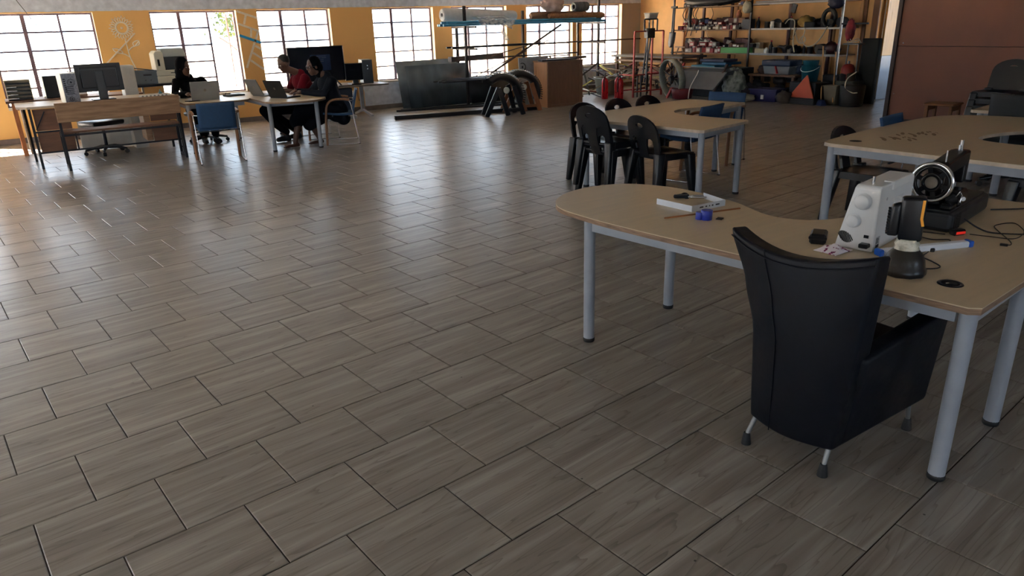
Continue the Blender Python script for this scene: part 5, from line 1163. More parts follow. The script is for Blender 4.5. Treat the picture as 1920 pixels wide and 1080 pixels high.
# long beams on the floor
for p, q, w_, h, lab in (((6.02, -1.90), (8.75, -2.62), .09, .07, 'long black steel beam on the floor, nearest the room'), ((6.12, -1.72), (8.02, -2.16), .06, .05, 'long black steel beam on the floor behind the nearest one'), ((6.6, -.78), (9.6, -1.75), .04, .035, 'thin dark pipe on the floor in front of the leaning steel plates'), ((6.75, -.68), (9.2, -1.15), .03, .03, 'thin dark rod on the floor closest to the leaning plates')):
    tag(B().bar((*p, h/2), (*q, h/2), w_, h).build('steel_beam', BSTEEL), lab, 'beam')
PLATE = pm('dark_steel_sheet', (80, 94, 110), .42, .2, .2, 2, 0, rgb2=(112, 124, 138))
tag(hexa(B(), [(6.98, -.33, 0), (8.35, -.33, 0), (8.35, -.325, 0), (6.98, -.325, 0), (6.98, -.10, .93), (8.45, -.10, .93), (8.45, -.095, .93), (6.98, -.095, .93)], 0).build('steel_plate', PLATE), 'large dark steel sheet leaning against the wall under the fourth window', 'plate')
tag(hexa(B(), [(7.08, -.48, 0), (8.6, -.48, 0), (8.6, -.474, 0), (7.08, -.474, 0), (7.08, -.32, .84), (8.6, -.32, .84), (8.6, -.314, .84), (7.08, -.314, .84)], 0).build('steel_plate', pm('streaky_steel_sheet', (66, 80, 94), .38, .2, .3, 2, 0, stretch=(3, 1, 1))), 'streaky dark steel sheet leaning in front of the larger one', 'plate')
tag(hexa(B(), [(8.5, -.60, 0), (9.7, -.55, 0), (9.7, -.53, 0), (8.5, -.58, 0), (8.5, -.42, .55), (9.7, -.37, .55), (9.7, -.35, .55), (8.5, -.40, .55)], 0).build('steel_plate', BSTEEL), 'low black board leaning behind the tyre seats', 'plate')
# ---- seats made from tyres on plank legs
TYRE = pm('tyre_rubber', (20, 22, 26), .38, 0, .2, 22, .15)
def tyre_seat(label, loc, rz, wood):
    r = thing('tyre_chair', label, 'seat', loc, rz); R_ = .36
    def f(u, v):
        a = math.radians(128-150*u); t = 2*PI*v; rr = R_+.075*math.cos(t)*(1-.15*u); return (rr*math.cos(a), .17*math.sin(t)*(1-.25*u), .33+rr*math.sin(a)*.98)
    B().sheet(f, 28, 18).build('tyre', TYRE, r)
    k = B()
    for i in range(26):
        a = math.radians(124-145*i/26); rr = R_+.078; k.bar((rr*math.cos(a), -.12, .33+rr*math.sin(a)), (rr*math.cos(a), .12, .33+rr*math.sin(a)), .018, .012, up=(math.cos(a), 0, math.sin(a)))
    k.build('tread', TYRE, r)
    k = B(); k.M = Matrix.Translation((.06, -.135, .45)) @ Matrix.Rotation(PI/2, 4, 'X'); k.lathe([(.035, 0), (.06, 0), (.06, .006), (.035, .006)], 16); k.build('white_marking', WHITE_PAINT, r)
    for p, q in (((-.10, -.17, .50), (-.36, -.19, 0)), ((-.10, -.17, .50), (.06, -.20, 0)), ((.20, -.17, .52), (.36, -.20, 0)), ((-.10, .17, .50), (-.30, .20, 0)), ((.20, .17, .52), (.34, .2, 0))): B().bar(p, q, .035, .085, up=(1, 0, 0)).build('leg', wood, r)
    B().bar((.05, -.2, .10), (.34, -.2, .10), .03, .05).build('brace', wood, r); return r
tyre_seat('seat made of a black tyre on black plank legs', (7.80, -2.78, 0), math.radians(-14), BSTEEL)
tyre_seat('seat made of a black tyre on orange wooden legs, beside the wooden cabinet', (8.42, -2.48, 0), math.radians(-18), pm('orange_plank', (150, 96, 62), .5, 0, .2, 8))
# ---- whiteboard panel and wooden cabinet
wbp = thing('whiteboard', 'grey whiteboard with a black scrawled emblem leaning behind the wooden cabinet', 'whiteboard', (8.80, -2.0, 0)); hexa(B(), [(0, 0, 0), (.75, 0, 0), (.75, .02, 0), (0, .02, 0), (.02, .08, .95), (.77, .08, .95), (.77, .10, .95), (.02, .10, .95)], .003, 1).build('board', pm('grey_board', (160, 164, 170), .5, 0, .12, 14), wbp)
k = B(); sx, sz_ = .10, .77
Q = lambda x, z: (x, z*.0842-.004, z)
k.tube([Q(sx+.075*math.cos(math.radians(a)), sz_+.075*math.sin(math.radians(a))) for a in range(-60, 130, 12)], .008, 5); k.tube([Q(sx+.05*math.cos(math.radians(a)), sz_-.02+.06*math.sin(math.radians(a))) for a in range(190, 350, 14)], .009, 5)
k.ell(Q(sx-.0, sz_+.0), (.02, .006, .025), 8, 6); k.tube([Q(sx-.06, sz_-.10), Q(sx-.02, sz_-.115), Q(sx+.03, sz_-.105), Q(sx+.06, sz_-.12)], .008, 5); k.ell(Q(.23, .60), (.012, .006, .02), 8, 6); k.build('emblem', BLACK_PLASTIC, wbp)
cb_ = thing('cabinet', 'brown plywood cabinet with a framed side standing before the whiteboard', 'cabinet', (9.08, -2.53, 0)); CABF = pm('cabinet_ply_dark', (120, 88, 68), .5, 0, .12, 5, 0, stretch=(8, 8, 1)); CABL = pm('cabinet_ply_light', (180, 134, 94), .5, 0, .12, 5, 0, stretch=(8, 8, 1))
B().box(.012, .88, .01, .44, .01, .85).build('carcass', CABF, cb_)
for x0, x1, z0, z1 in ((0, .07, 0, .86), (.82, .89, 0, .86), (.07, .82, .80, .86), (.07, .82, 0, .05)): B().box(x0, x1, -.012, .01, z0, z1).build('front_frame', CABF, cb_)
for y0, y1, z0, z1 in ((0.0105, .07, 0, .86), (.38, .44, 0, .86), (.07, .38, .78, .86), (.07, .38, 0, .06)): B().box(-.008, .012, y0, y1, z0, z1).build('side_frame', CABL, cb_)
B().box(.002, .0125, .07, .38, .06, .78).build('side_panel', CABL, cb_); B().cb(-.02, .91, -.03, .46, .86, .882, .003).build('cabinet_top', CABF, cb_)
for i, (x0, x1, y, h, lab) in enumerate(((8.98, 9.85, -2.46, .03, 'dark steel strip on the front of the wooden cabinet'), (9.0, 9.95, -2.36, .035, 'dark steel strip in the middle of the cabinet top'), (9.3, 10.3, -2.24, .05, 'long board at the back of the cabinet top reaching past it'))): tag(B().cb(x0, x1, y-.035, y+.035, .882, .882+h, .003).build('metal_strip', BSTEEL if i < 2 else PLYD), lab, 'strip')
# ---- fire extinguishers
RED = pm('extinguisher_red', (176, 24, 34), .3, .1, .08, 10)
def extinguisher(label, loc, rz):
    r = thing('fire_extinguisher', label, 'fire extinguisher', loc, rz, 'fire extinguishers by the window'); B().lathe([(.066, 0), (.072, .012), (.072, .34), (.066, .39), (.045, .425), (.022, .44), (.02, .455)], 20).build('cylinder', RED, r)
    vb = B(); vb.cyl((0, 0, .45), (0, 0, .48), .018, n=10); vb.box(-.015, .085, -.012, .012, .485, .497); vb.bar((0, 0, .50), (.09, 0, .535), .02, .008); vb.build('valve_lever', DARK_METAL, r)
    B().tube(bez([(-.01, 0, .47), (-.07, 0, .46), (-.088, 0, .36), (-.082, 0, .22), (-.08, 0, .16)], 5), .011, 7).build('hose', BLACK_RUBBER, r)
    l_ = B().sheet(lambda u, v: (.0728*math.cos(-1.2+1.0*u), .0728*math.sin(-1.2+1.0*u), .12+.2*v), 6, 2, .0008); l_ = l_.build('label_plate', pm('navy_label', (38, 44, 92), .5, 0, .1, 20), r)
    k = B()
    for z in (.30, .265, .20, .14): k.sheet(lambda u, v, z=z: (.0736*math.cos(-1.08+.72*u), .0736*math.sin(-1.08+.72*u), z-.014*v), 5, 1, .0006)
    k.build('label_print', WHITE_PAINT, l_); return r
extinguisher('red fire extinguisher standing alone, leftmost of the three', (10.95, -2.12, 0), .6); extinguisher('red fire extinguisher half hidden behind the front one', (11.16, -2.30, 0), 1.2); extinguisher('red fire extinguisher in front with its dark label showing', (11.06, -2.48, 0), .2)
# ---- tub, scrap and planks in the corner
tb2 = thing('metal_tub', 'round galvanised tub full of scrap behind the extinguishers', 'tub', (11.55, -1.55, .0)); B().lathe([(.24, .02), (.25, .03), (.31, .38), (.33, .40), (.315, .395), (.30, .37), (.0, .30)], 24).build('tub', pm('dull_zinc', (132, 142, 140), .4, .6, .15, 8), tb2)
rr = random.Random(11); SCM = [pm('scrap_%d' % i, c, .55, m, .25, 12) for i, (c, m) in enumerate((((120, 96, 70), 0), ((70, 70, 74), .5), ((150, 140, 120), 0), ((90, 56, 44), .2), ((170, 170, 160), .4), ((52, 48, 48), .2), ((196, 190, 90), 0), ((140, 60, 50), 0)))]
def scrap(n, bx, lab, grp, L=(.25, .7), zr=(.02, .5), dirx=None):
    for i in range(n):
        x, y, z = (bx[0]+rr.random()*(bx[1]-bx[0]), bx[2]+rr.random()*(bx[3]-bx[2]), zr[0]+rr.random()*(zr[1]-zr[0])); l_ = L[0]+rr.random()*(L[1]-L[0]); a = rr.random()*PI; e_ = (rr.random()-.5)*1.0
        d = Vector((math.cos(a)*math.cos(e_), math.sin(a)*math.cos(e_), math.sin(e_)))*l_/2; p, q = Vector((x, y, z))-d, Vector((x, y, z))+d; p.z = max(p.z, .02); q.z = max(q.z, .02)
        for v in (p, q): v.x = min(v.x, 13.93); v.y = min(v.y, -.04)
        b = B(); (b.cyl(p, q, .008+.014*rr.random(), n=7) if rr.random() < .4 else b.bar(p, q, .02+.05*rr.random(), .01+.02*rr.random())); tag(b.build('scrap_piece', rr.choice(SCM)), lab, 'scrap', grp)
scrap(26, (11.2, 12.3, -1.95, -1.2), 'stick or strip of scrap heaped on and around the galvanised tub', 'scrap on the tub', zr=(.25, .58))
scrap(30, (12.3, 13.2, -2.3, -1.0), 'stick or offcut in the scrap heap under the corner bench', 'scrap under the corner bench', zr=(.05, .62))
scrap(16, (10.2, 11.1, -1.9, -.7), 'bar or offcut lying between the wooden cabinet and the extinguishers', 'scrap beside the cabinet', L=(.5, 1.1), zr=(.02, .22))
for p, q, w_, m, lab in (((10.35, -1.7, 0), (10.15, -1.2, .92), .05, RUST, 'rusty angle iron leaning right of the wooden cabinet'), ((10.6, -1.75, .02), (10.25, -.9, .75), .05, GALV, 'pale metal strip leaning across the gap beside the cabinet'), ((10.75, -1.5, .02), (11.15, -.85, .72), .04, GALV, 'bright metal rail leaning towards the last window'), ((11.0, -1.55, .05), (11.5, -.6, .85), .035, GALV, 'thin bright tube leaning over the galvanised tub')):
    tag(B().bar(p, q, w_, .02).build('leaning_bar', m), lab, 'bar')
tag(B().cb(10.1, 11.2, -1.0, -.5, .35, .39, .003).build('metal_tray', BSTEEL), 'low dark metal shelf under the last windows', 'shelf') if False else None
sb2 = thing('bench', 'long grey bench board along the ochre wall in the corner', 'bench'); B().cb(12.75, 13.55, -2.65, -.30, .755, .80, .004).build('bench_top', pm('grey_bench_board', (84, 78, 74), .5, 0, .15, 8), sb2); B().cb(12.8, 13.5, -2.6, -.35, .655, .70, .004).build('under_board', PLYL, sb2)
for x, y in ((12.82, -2.5), (12.82, -.45), (13.45, -2.5), (13.45, -.45)): B().bar((x, y, 0), (x, y, .755), .06, .06).build('leg', PLYD, sb2)
B().cb(13.46, 13.5, -2.45, -.5, .05, .5, .003).build('back_panel', PLYL, sb2)
# ---- red rig with a pulley
RIG = pm('rig_red_paint', (150, 40, 40), .45, .2, .2, 14, .03)
rg = thing('test_rig', 'red steel rig with a slim top frame standing by the ochre wall', 'rig')
def redbar(p, q, nm='frame_bar', w_=.032, m=RIG): B().bar(p, q, w_, w_).build(nm, m, rg)
XA, XM, XB, YF, YB = 11.50, 11.97, 12.36, -2.42, -1.98
for x in (XA, XM+.06, XB): redbar((x, YF, 0), (x, YF, 1.36), 'upright')
for x in (XA, XB): redbar((x, YB, 0), (x, YB, .55), 'rear_upright', .026, BSTEEL)
for p, q in (((XA, YF, 1.36), (XB, YF, 1.36)), ((XA, YF, .47), (XB, YF, .47)), ((XA, YF, .12), (XB, YF, .12)), ((XA, YF, .47), (XA, YB, .47)), ((XB, YF, .47), (XB, YB, .47)), ((XA, YB, .12), (XB, YB, .12))): redbar(p, q, 'cross_bar', .026)
for x in (11.78, 12.16): redbar((x, YF, 1.36), (x, YF, 1.60), 'top_post', .024, BSTEEL)
redbar((11.78, YF, 1.60), (12.16, YF, 1.60), 'top_bar', .026, BSTEEL)
for p, q in (((11.88, YF, 1.30), (11.76, YF, 0.3)), ((11.99, YF, 1.30), (11.83, YF, .3)), ((12.03, YF, 1.58), (12.03, YF, 1.36)), ((11.92, YF, 1.6), (11.92, YF, 1.36))): redbar(p, q, 'stay', .024, BSTEEL)
B().cyl((11.86, YF-.03, 1.22), (11.85, YF-.03, .40), .018, n=10).build('steel_tube', GALV, rg); B().cb(11.82, 12.04, YF-.07, YF+.05, 1.22, 1.42, .01).build('winch', BLACK_PLASTIC, rg); B().cyl((11.9, YF-.09, 1.33), (11.9, YF+.07, 1.33), .055, n=14).build('pulley', DARK_METAL, rg)
for x in (11.62, 11.73, 11.9): B().bar((x, YF, 0), (x, YF, .47), .026, .026).build('lower_leg', BSTEEL, rg)
k = thing('plastic_tub', 'white plastic tub on top of the red rig', 'tub', (11.97, YF, 1.613)); hexa(B(), [(-.11, -.07, 0), (.11, -.07, 0), (.11, .07, 0), (-.11, .07, 0), (-.13, -.085, .10), (.13, -.085, .10), (.13, .085, .10), (-.13, .085, .10)], .01).build('box', pm('milky_tub', (190, 190, 188), .4, 0, .05, 8), k); B().cb(-.137, .137, -.092, .092, .10, .115, .004).build('lid', WHITE_PAINT, k)
# ---- big wheel and grey machine hood
whl = thing('cart_wheel', 'large grey steel wheel with spokes leaning before the shelves', 'wheel', (11.95, -3.12, .405), 0); ax = Vector((.95, -.25, .14)).normalized(); u_ = ax.cross(Vector((0, 0, 1))).normalized(); v_ = u_.cross(ax)
WHM = pm('grey_green_steel', (150, 158, 150), .4, .3, .2, 10, .04)
k = B().sheet(lambda u, v: ax*(v-.5)*.15+(u_*math.cos(2*PI*u)+v_*math.sin(2*PI*u))*.395, 40, 2, .014); k.build('rim', WHM, whl)
for i in range(9):
    a = 2*PI*i/9; e_ = u_*math.cos(a)+v_*math.sin(a); B().tube([ax*.04+e_*.05, ax*.04+e_*.385], .012, 6).build('spoke', GALV if i % 3 else RUST, whl)
B().tube([ax*-.06, ax*.10], .055, 14).build('hub', DARK_METAL, whl)
mh = thing('machine_hood', 'grey sheet-metal hood on red legs in front of the shelves', 'hood', (12.15, -3.7, 0)); HOOD = pm('grey_sheet_metal', (92, 96, 102), .45, .4, .12, 6)
hexa(B(), [(-.18, -.52, .22), (-.18, .66, .22), (-.12, .66, .22), (-.12, -.52, .22), (.02, -.66, .54), (.02, .60, .54), (.08, .60, .54), (.08, -.66, .54)], .006, 1).build('front_plate', HOOD, mh); hexa(B(), [(.03, -.66, .50), (.03, .60, .50), (.42, .60, .50), (.42, -.66, .50), (.05, -.66, .56), (.05, .60, .56), (.42, .60, .60), (.42, -.66, .60)], .006, 1).build('top_tray', HOOD, mh)
for y in (.58, -.56): B().bar((-.28, y+.05, 0), (.16, y, .70), .05, .035).build('leg', RIG if y > 0 else RUST, mh); B().bar((.40, y, 0), (.40, y, .52), .04, .04).build('rear_leg', BSTEEL, mh)
B().bar((.03, -.6, .64), (.03, .56, .64), .02, .02).build('guard_bar', GALV, mh); B().tube(bez([(-.02, .02, .58), (-.06, .02, .50), (-.20, .06, .25), (-.22, .08, .02)], 5), .010, 6).build('white_strap', WHITE_PAINT, mh)
tag(B().lathe([(.14, 0), (.2, .02), (.23, .20), (.215, .21), (.12, .22), (0, .22)], 18, (11.98, -3.40, 0)).build('basin', pm('maroon_plastic', (92, 26, 36), .45, 0, .1, 8)), 'maroon plastic basin upside down under the grey hood', 'basin')
# ================================================================ shelves against the ochre wall
su = thing('shelving_unit', 'long open shelving unit with three crowded shelves against the ochre wall', 'shelf'); SXF, SXB = 13.36, 13.90
SHB = pm('worn_shelf_board', (120, 92, 66), .7, 0, .2, 8, .03); STRIP = pm('white_edge_strip', (196, 194, 190), .5, .1, .08, 10)
SH = (.86, 1.345, 1.83)
for i, z in enumerate(SH):
    B().cb(SXF, SXB, -3.95, -1.70, z-.025, z, .003).build('shelf_board', SHB, su); B().cb(SXF, SXB, -6.02, -3.96, z-.025+.012*(i > 0), z+.012*(i > 0), .003).build('shelf_board', SHB, su)
    B().box(SXF-.012, SXF-.001, -6.02, -3.96, z-.03+.012*(i > 0), z+.014).build('edge_strip', STRIP if i else GALV, su)
for y in (-1.78, -3.94, -6.0): B().bar((SXF-.02, y, 0), (SXF-.02, y, 2.3), .035, .035).build('post', DARK_METAL if y > -5 else GALV, su)
for y in (-2.2, -3.0, -4.5, -5.45): B().bar((SXB-.02, y, 0), (SXB-.02, y, 2.3), .05, .05).build('rear_post', pm('dark_red_post', (74, 36, 34), .6, 0, .2, 8), su)
CARTS = [('red', (124, 28, 32)), ('white', (172, 166, 156)), ('brown', (104, 74, 54)), ('maroon', (66, 26, 30)), ('dark', (46, 42, 48)), ('cream', (190, 176, 150)), ('pink', (180, 110, 110)), ('black', (26, 26, 30)), ('blue', (40, 60, 110))]
LABELP = pm('paper_label', (216, 214, 206), .7, 0, .06, 40)
cnt = {}
def carton(shelf, ci, x, y, z, sx, sy, sz, rz=0, rx=0, label_=True, where=''):
    nm, c = CARTS[ci]; k_ = (shelf, where); cnt[k_] = cnt.get(k_, 0)+1
    r = thing('carton', '%s small carton on the %s shelf%s, %s from the left' % (nm, shelf, where, ORD[min(cnt[k_]-1, 29)]), 'carton', (x, y, z), rz, 'cartons on the shelves')
    b = B(); b.at((0, 0, 0), 0, rx); b.cb(-sx/2, sx/2, -sy/2, sy/2, 0, sz, .003); b.build('box', pm('carton_%s' % nm, c, .7, 0, .15, 16), r)
    if label_: b = B(); b.at((0, 0, 0), 0, rx); b.box(-sx/2-.0015, -sx/2, -sy*.34, sy*.34, sz*.25, sz*.72); b.build('label_patch', LABELP, r)
    return r
rs = random.Random(21)
def row(shelf, y0, y1, z, where, pal, hmin, hmax, x=13.45, skip=.0):
    y = y0
    while y > y1:
        sy = .055+rs.random()*.075; sz = hmin+rs.random()*(hmax-hmin)
        if rs.random() > skip: carton(shelf, rs.choice(pal), x+rs.random()*.05, y-sy/2, z, .10+rs.random()*.08, sy, sz, (rs.random()-.5)*.3, 0, rs.random() < .7, where)
        y -= sy+.008
row('upper', -1.86, -3.45, SH[1], ' in front', [0, 1, 1, 2, 5, 8, 6, 3], .05, .10)
row('upper', -1.95, -3.60, SH[1], ' behind', [3, 4, 3, 2, 7], .12, .20, 13.68)
row('lower', -2.12, -3.10, SH[0], ' in front', [0, 1, 0, 1, 6, 5], .07, .13)
row('lower', -1.90, -3.10, SH[0], ' behind', [3, 4, 0, 3, 2], .16, .27, 13.66)
row('lower', -3.18, -3.90, SH[0], ' behind the green box', [3, 4, 2, 5], .18, .26, 13.66)
row('upper', -1.95, -3.10, SH[1]+.102, ' on the second layer', [3, 4, 2, 0, 7], .05, .09, 13.50, .45)
row('lower', -2.20, -3.05, SH[0]+.132, ' on the second layer', [0, 3, 1, 4, 6], .06, .10, 13.50, .35)
row('lower', -3.20, -3.90, SH[0]+.117, ' standing on the green box', [3, 2, 4, 1], .05, .10, 13.44, .3)
row('top', -2.0, -3.8, SH[2], ' at the front edge', [4, 7, 4, 8], .04, .08, 13.42, .3)
# stacks on top of the front rows
for (y, ci, w_) in ((-2.62, 0, .2), (-2.95, 1, .10), (-2.85, 6, .1), (-2.30, 6, .12)): carton('lower', ci, 13.47, y, SH[0]+.132, .14, w_, .09, .1, 0, True, ' on top of others')
for (y, ci, s_, t) in ((-2.05, 4, .2, .5), (-2.35, 3, .22, .4), (-2.50, 3, .18, -.3), (-3.45, 3, .16, .6), (-3.62, 3, .14, -.5)): carton('lower', ci, 13.66, y, SH[0]+.20, .16, s_, .10, .2, t*.0, False, ' heaped high')
for (y, ci, w_) in ((-3.38, 1, .09), (-3.55, 2, .14), (-3.30, 3, .18), (-3.52, 3, .2), (-2.55, 8, .18)): carton('upper', ci, 13.60, y, SH[1]+.13, .14, w_, .10 if y < -3 else .09, .15, 0, ci == 1, ' heaped high')
for i in range(26):
    up_ = i % 2; y = -1.98-1.85*rs.random(); ci = rs.choice([3, 3, 4, 0, 2, 7, 1]); zt = SH[1]+.10 if up_ else SH[0]+.15
    if up_ == 0 and y > -2.0: continue
    carton(('lower', 'upper')[up_], ci, 13.58+rs.random()*.10, y, zt+.02+.03*rs.random(), .12+.05*rs.random(), .10+.08*rs.random(), .07+.04*rs.random(), (rs.random()-.5)*.8, (rs.random()-.5)*1.1, rs.random() < .35, ' tumbled on the heap')
k = thing('pottery_bust', 'brown clay jug standing tall on the heaped cartons of the upper shelf', 'jug', (13.6, -3.42, SH[1]+.23)); B().lathe([(.045, 0), (.06, .03), (.062, .08), (.04, .12), (.035, .15), (.05, .16)], 14).build('jug_body', pm('clay', (150, 92, 66), .7, 0, .15, 10), k)
tag(B().cb(13.38, 13.50, -3.96+.03, -3.16, SH[0], SH[0]+.115, .004).build('carton', pm('green_box', (70, 150, 84), .6, 0, .06, 10)), 'long green box on the lower shelf', 'carton')
tag(B().cb(13.37, 13.52, -3.92, -3.70, SH[1], SH[1]+.20, .004).build('carton', pm('slate_box', (40, 50, 64), .6, 0, .08, 10)), 'slate blue upright box at the right end of the left upper shelf', 'carton')
tag(B().cb(13.40, 13.52, -4.28, -4.05, SH[0], SH[0]+.10, .004).build('carton', pm('cream_box', (186, 172, 140), .7, 0, .06, 10)), 'cream box just right of the green box on the lower shelf', 'carton')
# right half: dark tools, bottles, tins
DK = [pm('dark_tool_%d' % i, c, .5, .2, .2, 14) for i, c in enumerate(((24, 26, 32), (34, 32, 36), (40, 34, 34), (20, 24, 30), (60, 50, 42)))]
def tool(shelf, i, y, z, where):
    x = 13.45+rs.random()*.2; t = i % 6; lab = 'dark %s on the right half of the %s shelf, %s from left' % (('bottle', 'tin', 'power tool', 'motor', 'tool case', 'parts bundle')[t], shelf, ORD[i]); m = DK[i % 5]
    k = thing(('bottle', 'tin', 'power_tool', 'motor', 'tool_case', 'parts_bundle')[t], lab, ('bottle', 'tin', 'tool', 'motor', 'case', 'parts')[t], (x, y, z), rs.random()*1.5, 'tools on the %s shelf' % shelf); s = .95+.55*rs.random()
    if t == 0: B().lathe([(.03*s, 0), (.032*s, .01), (.032*s, .10*s), (.012*s, .14*s), (.012*s, .165*s)], 12).build('body', m, k); B().cyl((0, 0, .165*s), (0, 0, .185*s), .014*s, n=10).build('cap', WHITE_PAINT if i % 3 else RED, k)
    elif t == 1: B().lathe([(.045*s, 0), (.045*s, .10*s), (.04*s, .105*s)], 14).build('body', m, k); B().lathe([(.046*s, .10*s), (.046*s, .112*s), (.0, .112*s)], 14).build('lid', GALV, k)
    elif t == 2: B().cyl((-.11*s, 0, .10*s), (.08*s, 0, .12*s), .038*s, .03*s, n=12).build('body', m, k); B().bar((-.05*s, 0, .09*s), (-.07*s, 0, .0), .035*s, .04*s).build('handle', BLACK_RUBBER, k); B().cyl((.08*s, 0, .12*s), (.14*s, 0, .126*s), .010, n=8).build('chuck', GALV, k)
    elif t == 3: B().cyl((-.08*s, 0, .07*s), (.08*s, 0, .07*s), .065*s, n=16).build('body', m, k); B().cyl((.08*s, 0, .07*s), (.13*s, 0, .07*s), .012, n=8).build('shaft', GALV, k); B().box(-.07*s, .07*s, -.05*s, .05*s, 0, .015).build('foot', m, k)
    elif t == 4: B().cb(-.13*s, .13*s, -.08*s, .08*s, 0, .085*s, .012).build('shell', m, k); B().tube([(-.04, -.085*s, .04), (-.04, -.11*s, .04), (.04, -.11*s, .04), (.04, -.085*s, .04)], .007, 6).build('handle', BLACK_RUBBER, k)
    else: sack(B(), (0, 0, .06*s), (.10*s, .08*s, .065*s), i*1.7, 10, .35).build('body', m, k); B().tube(bez([(0, -.07, .06), (.05, -.11, .08), (.1, -.06, .05)], 4), .006, 6).build('lead', CABLE, k)
i = 0; y = -4.36
while y > -5.95: tool('lower', i, y, SH[0], ''); y -= .125; i += 1
i = 0; y = -4.05
while y > -5.95: tool('upper', i, y, SH[1]+.014, ''); y -= .12; i += 1
k = thing('stacked_cups', 'two white printed mugs stacked on the right half of the upper shelf', 'mugs', (13.42, -4.42, SH[1]+.014))
for j in range(2): B().lathe([(.035, .0), (.042, .065), (.038, .065), (.033, .01), (0, .01)], 14, (0, 0, .068*j)).build('mug', WHITE_PAINT, k)
tag(B().lathe([(.045, 0), (.05, .02), (.05, .08), (.02, .12), (0, .125)], 12, (13.42, -4.33, SH[0])).build('pot', WHITE_PAINT), 'small white pot on the lower shelf left of the dark tools', 'pot')
tag(B().at((13.52, -5.62, SH[1]+.014+.16), 0).tube([(0, .13*math.cos(2*PI*i/20), .16*math.sin(2*PI*i/20)) for i in range(20)], .04, 8, True).build('tyre_tube', BLACK_RUBBER), 'black rubber ring standing on the upper shelf', 'ring')
tag(sack(B(), (13.5, -5.12, SH[1]+.12), (.09, .16, .11), 5.5, 10, .3).build('rope_bundle', pm('straw_rope', (132, 108, 56), .9, 0, .2, 30, .3)), 'straw coloured rope bundle on the upper shelf', 'bundle')
tag(sack(B(), (13.5, -5.74, SH[0]+.12), (.10, .12, .12), 8.5, 10, .2).build('helmet', pm('maroon_helmet', (60, 24, 30), .4, 0, .1, 10)), 'dark maroon helmet on the right end of the lower shelf', 'helmet')
# cables and things hanging
WC = pm('white_cable', (196, 186, 164), .5, 0, .06, 20)
def hcab(pts, r, lab, m): cable('hanging_cable', pts, r, lab, 'cable', m)
X = 13.342
hcab([(X, -4.78, 1.44), (X, -4.86, 1.52), (X, -4.98, 1.50), (X, -5.0, 1.36), (X, -5.0, 1.1), (X, -5.05, .90)], .011, 'white cable hanging straight down from the upper shelf', WC)
hcab([(X, -5.0, 1.38), (X, -5.04, 1.25), (X, -5.12, 1.1), (X, -5.2, 1.06)], .009, 'short white cable branching off the straight one', WC)
hcab([(X, -5.22, 1.42), (X, -5.24, 1.28), (X, -5.20, 1.14), (X, -5.30, 1.02), (X, -5.48, 1.05), (X, -5.62, 1.2), (X, -5.72, 1.38)], .011, 'white cable hanging in a wide loop below the upper shelf', WC)
hcab([(X-.01, -5.22+.06*math.cos(a*.6), 1.14+.06*math.sin(a*.6)) for a in range(13)], .008, 'small white cable coil in front of the shelves', WC)
hcab([(X, -4.92, 1.36), (X, -4.9, 1.2), (X, -4.98, 1.15), (X, -5.05, 1.35)], .006, 'dark cable loop under the upper shelf', CABLE)
for i, (y, z0, z1) in enumerate(((-2.12, 1.80, 1.30), (-2.2, 1.80, 1.2), (-2.34, 1.8, 1.22), (-2.42, 1.8, 1.35), (-2.50, 1.80, 1.28))): hcab([(X, y, z0), (X-.02, y+.05, (z0+z1)/2+.1), (X, y-.03, (z0+z1)/2-.05), (X, y+.03, z1)], .008, 'black cable hanging from the top shelf, %s from the left' % ORD[i], CABLE)
hcab([(X, -2.88, 1.80), (X, -2.93, 1.66), (X, -2.86, 1.52), (X, -2.84, 1.46)], .006, 'thin dark cable hanging alone from the top shelf', CABLE)
hcab([(X, -2.75, 1.325), (X, -2.82, 1.2), (X, -2.88, 1.08)], .005, 'thin dark wire hanging below the left upper shelf', CABLE)
tag(B().tube([(X+.02, -2.26, 1.82), (X+.02, -2.24, 1.6), (X+.02, -2.27, 1.4)], [.05, .045, .03], 10).build('cable_bundle', BLACK_RUBBER), 'thick black cable bundle hanging at the left of the shelves', 'cables')
tag(sack(B(), (13.27, -3.88, 1.77), (.07, .10, .12), 2.2, 12, .3).build('plastic_bag', pm('milky_bag', (176, 172, 150), .4, 0, .12, 14, .3)), 'pale plastic bag hanging from the middle post of the shelves', 'bag')
tag(sack(B(), (13.28, -5.88, 1.80), (.10, .16, .12), 6.1, 12, .2).build('cap', pm('navy_cap', (14, 22, 54), .7, 0, .1, 14)), 'dark blue cap hung at the right end of the top shelf', 'cap')
tag(sack(B(), (13.45, -2.75, 1.93), (.22, .75, .10), 9.3, 16, .2).build('tarpaulin', pm('black_tarp', (22, 22, 28), .6, 0, .2, 14, .2)), 'black folded tarpaulin on the left half of the top shelf', 'tarpaulin')
for j in range(4): tag(B().cyl((13.42+.06*j, -5.7, 1.87), (13.42+.06*j, -3.98-.1*j, 1.87+.0*j), .02, n=8).build('pole', STRIP if j < 2 else BLP), ('front', 'second', 'third', 'rearmost')[j]+' long pale pole lying on the right half of the top shelf', 'pole')
tag(B().bar((13.30, -5.0, 1.80), (13.30, -4.96, 1.64), .03, .10).build('clamp', BSTEEL), 'black clamp hanging under the right top shelf', 'clamp')
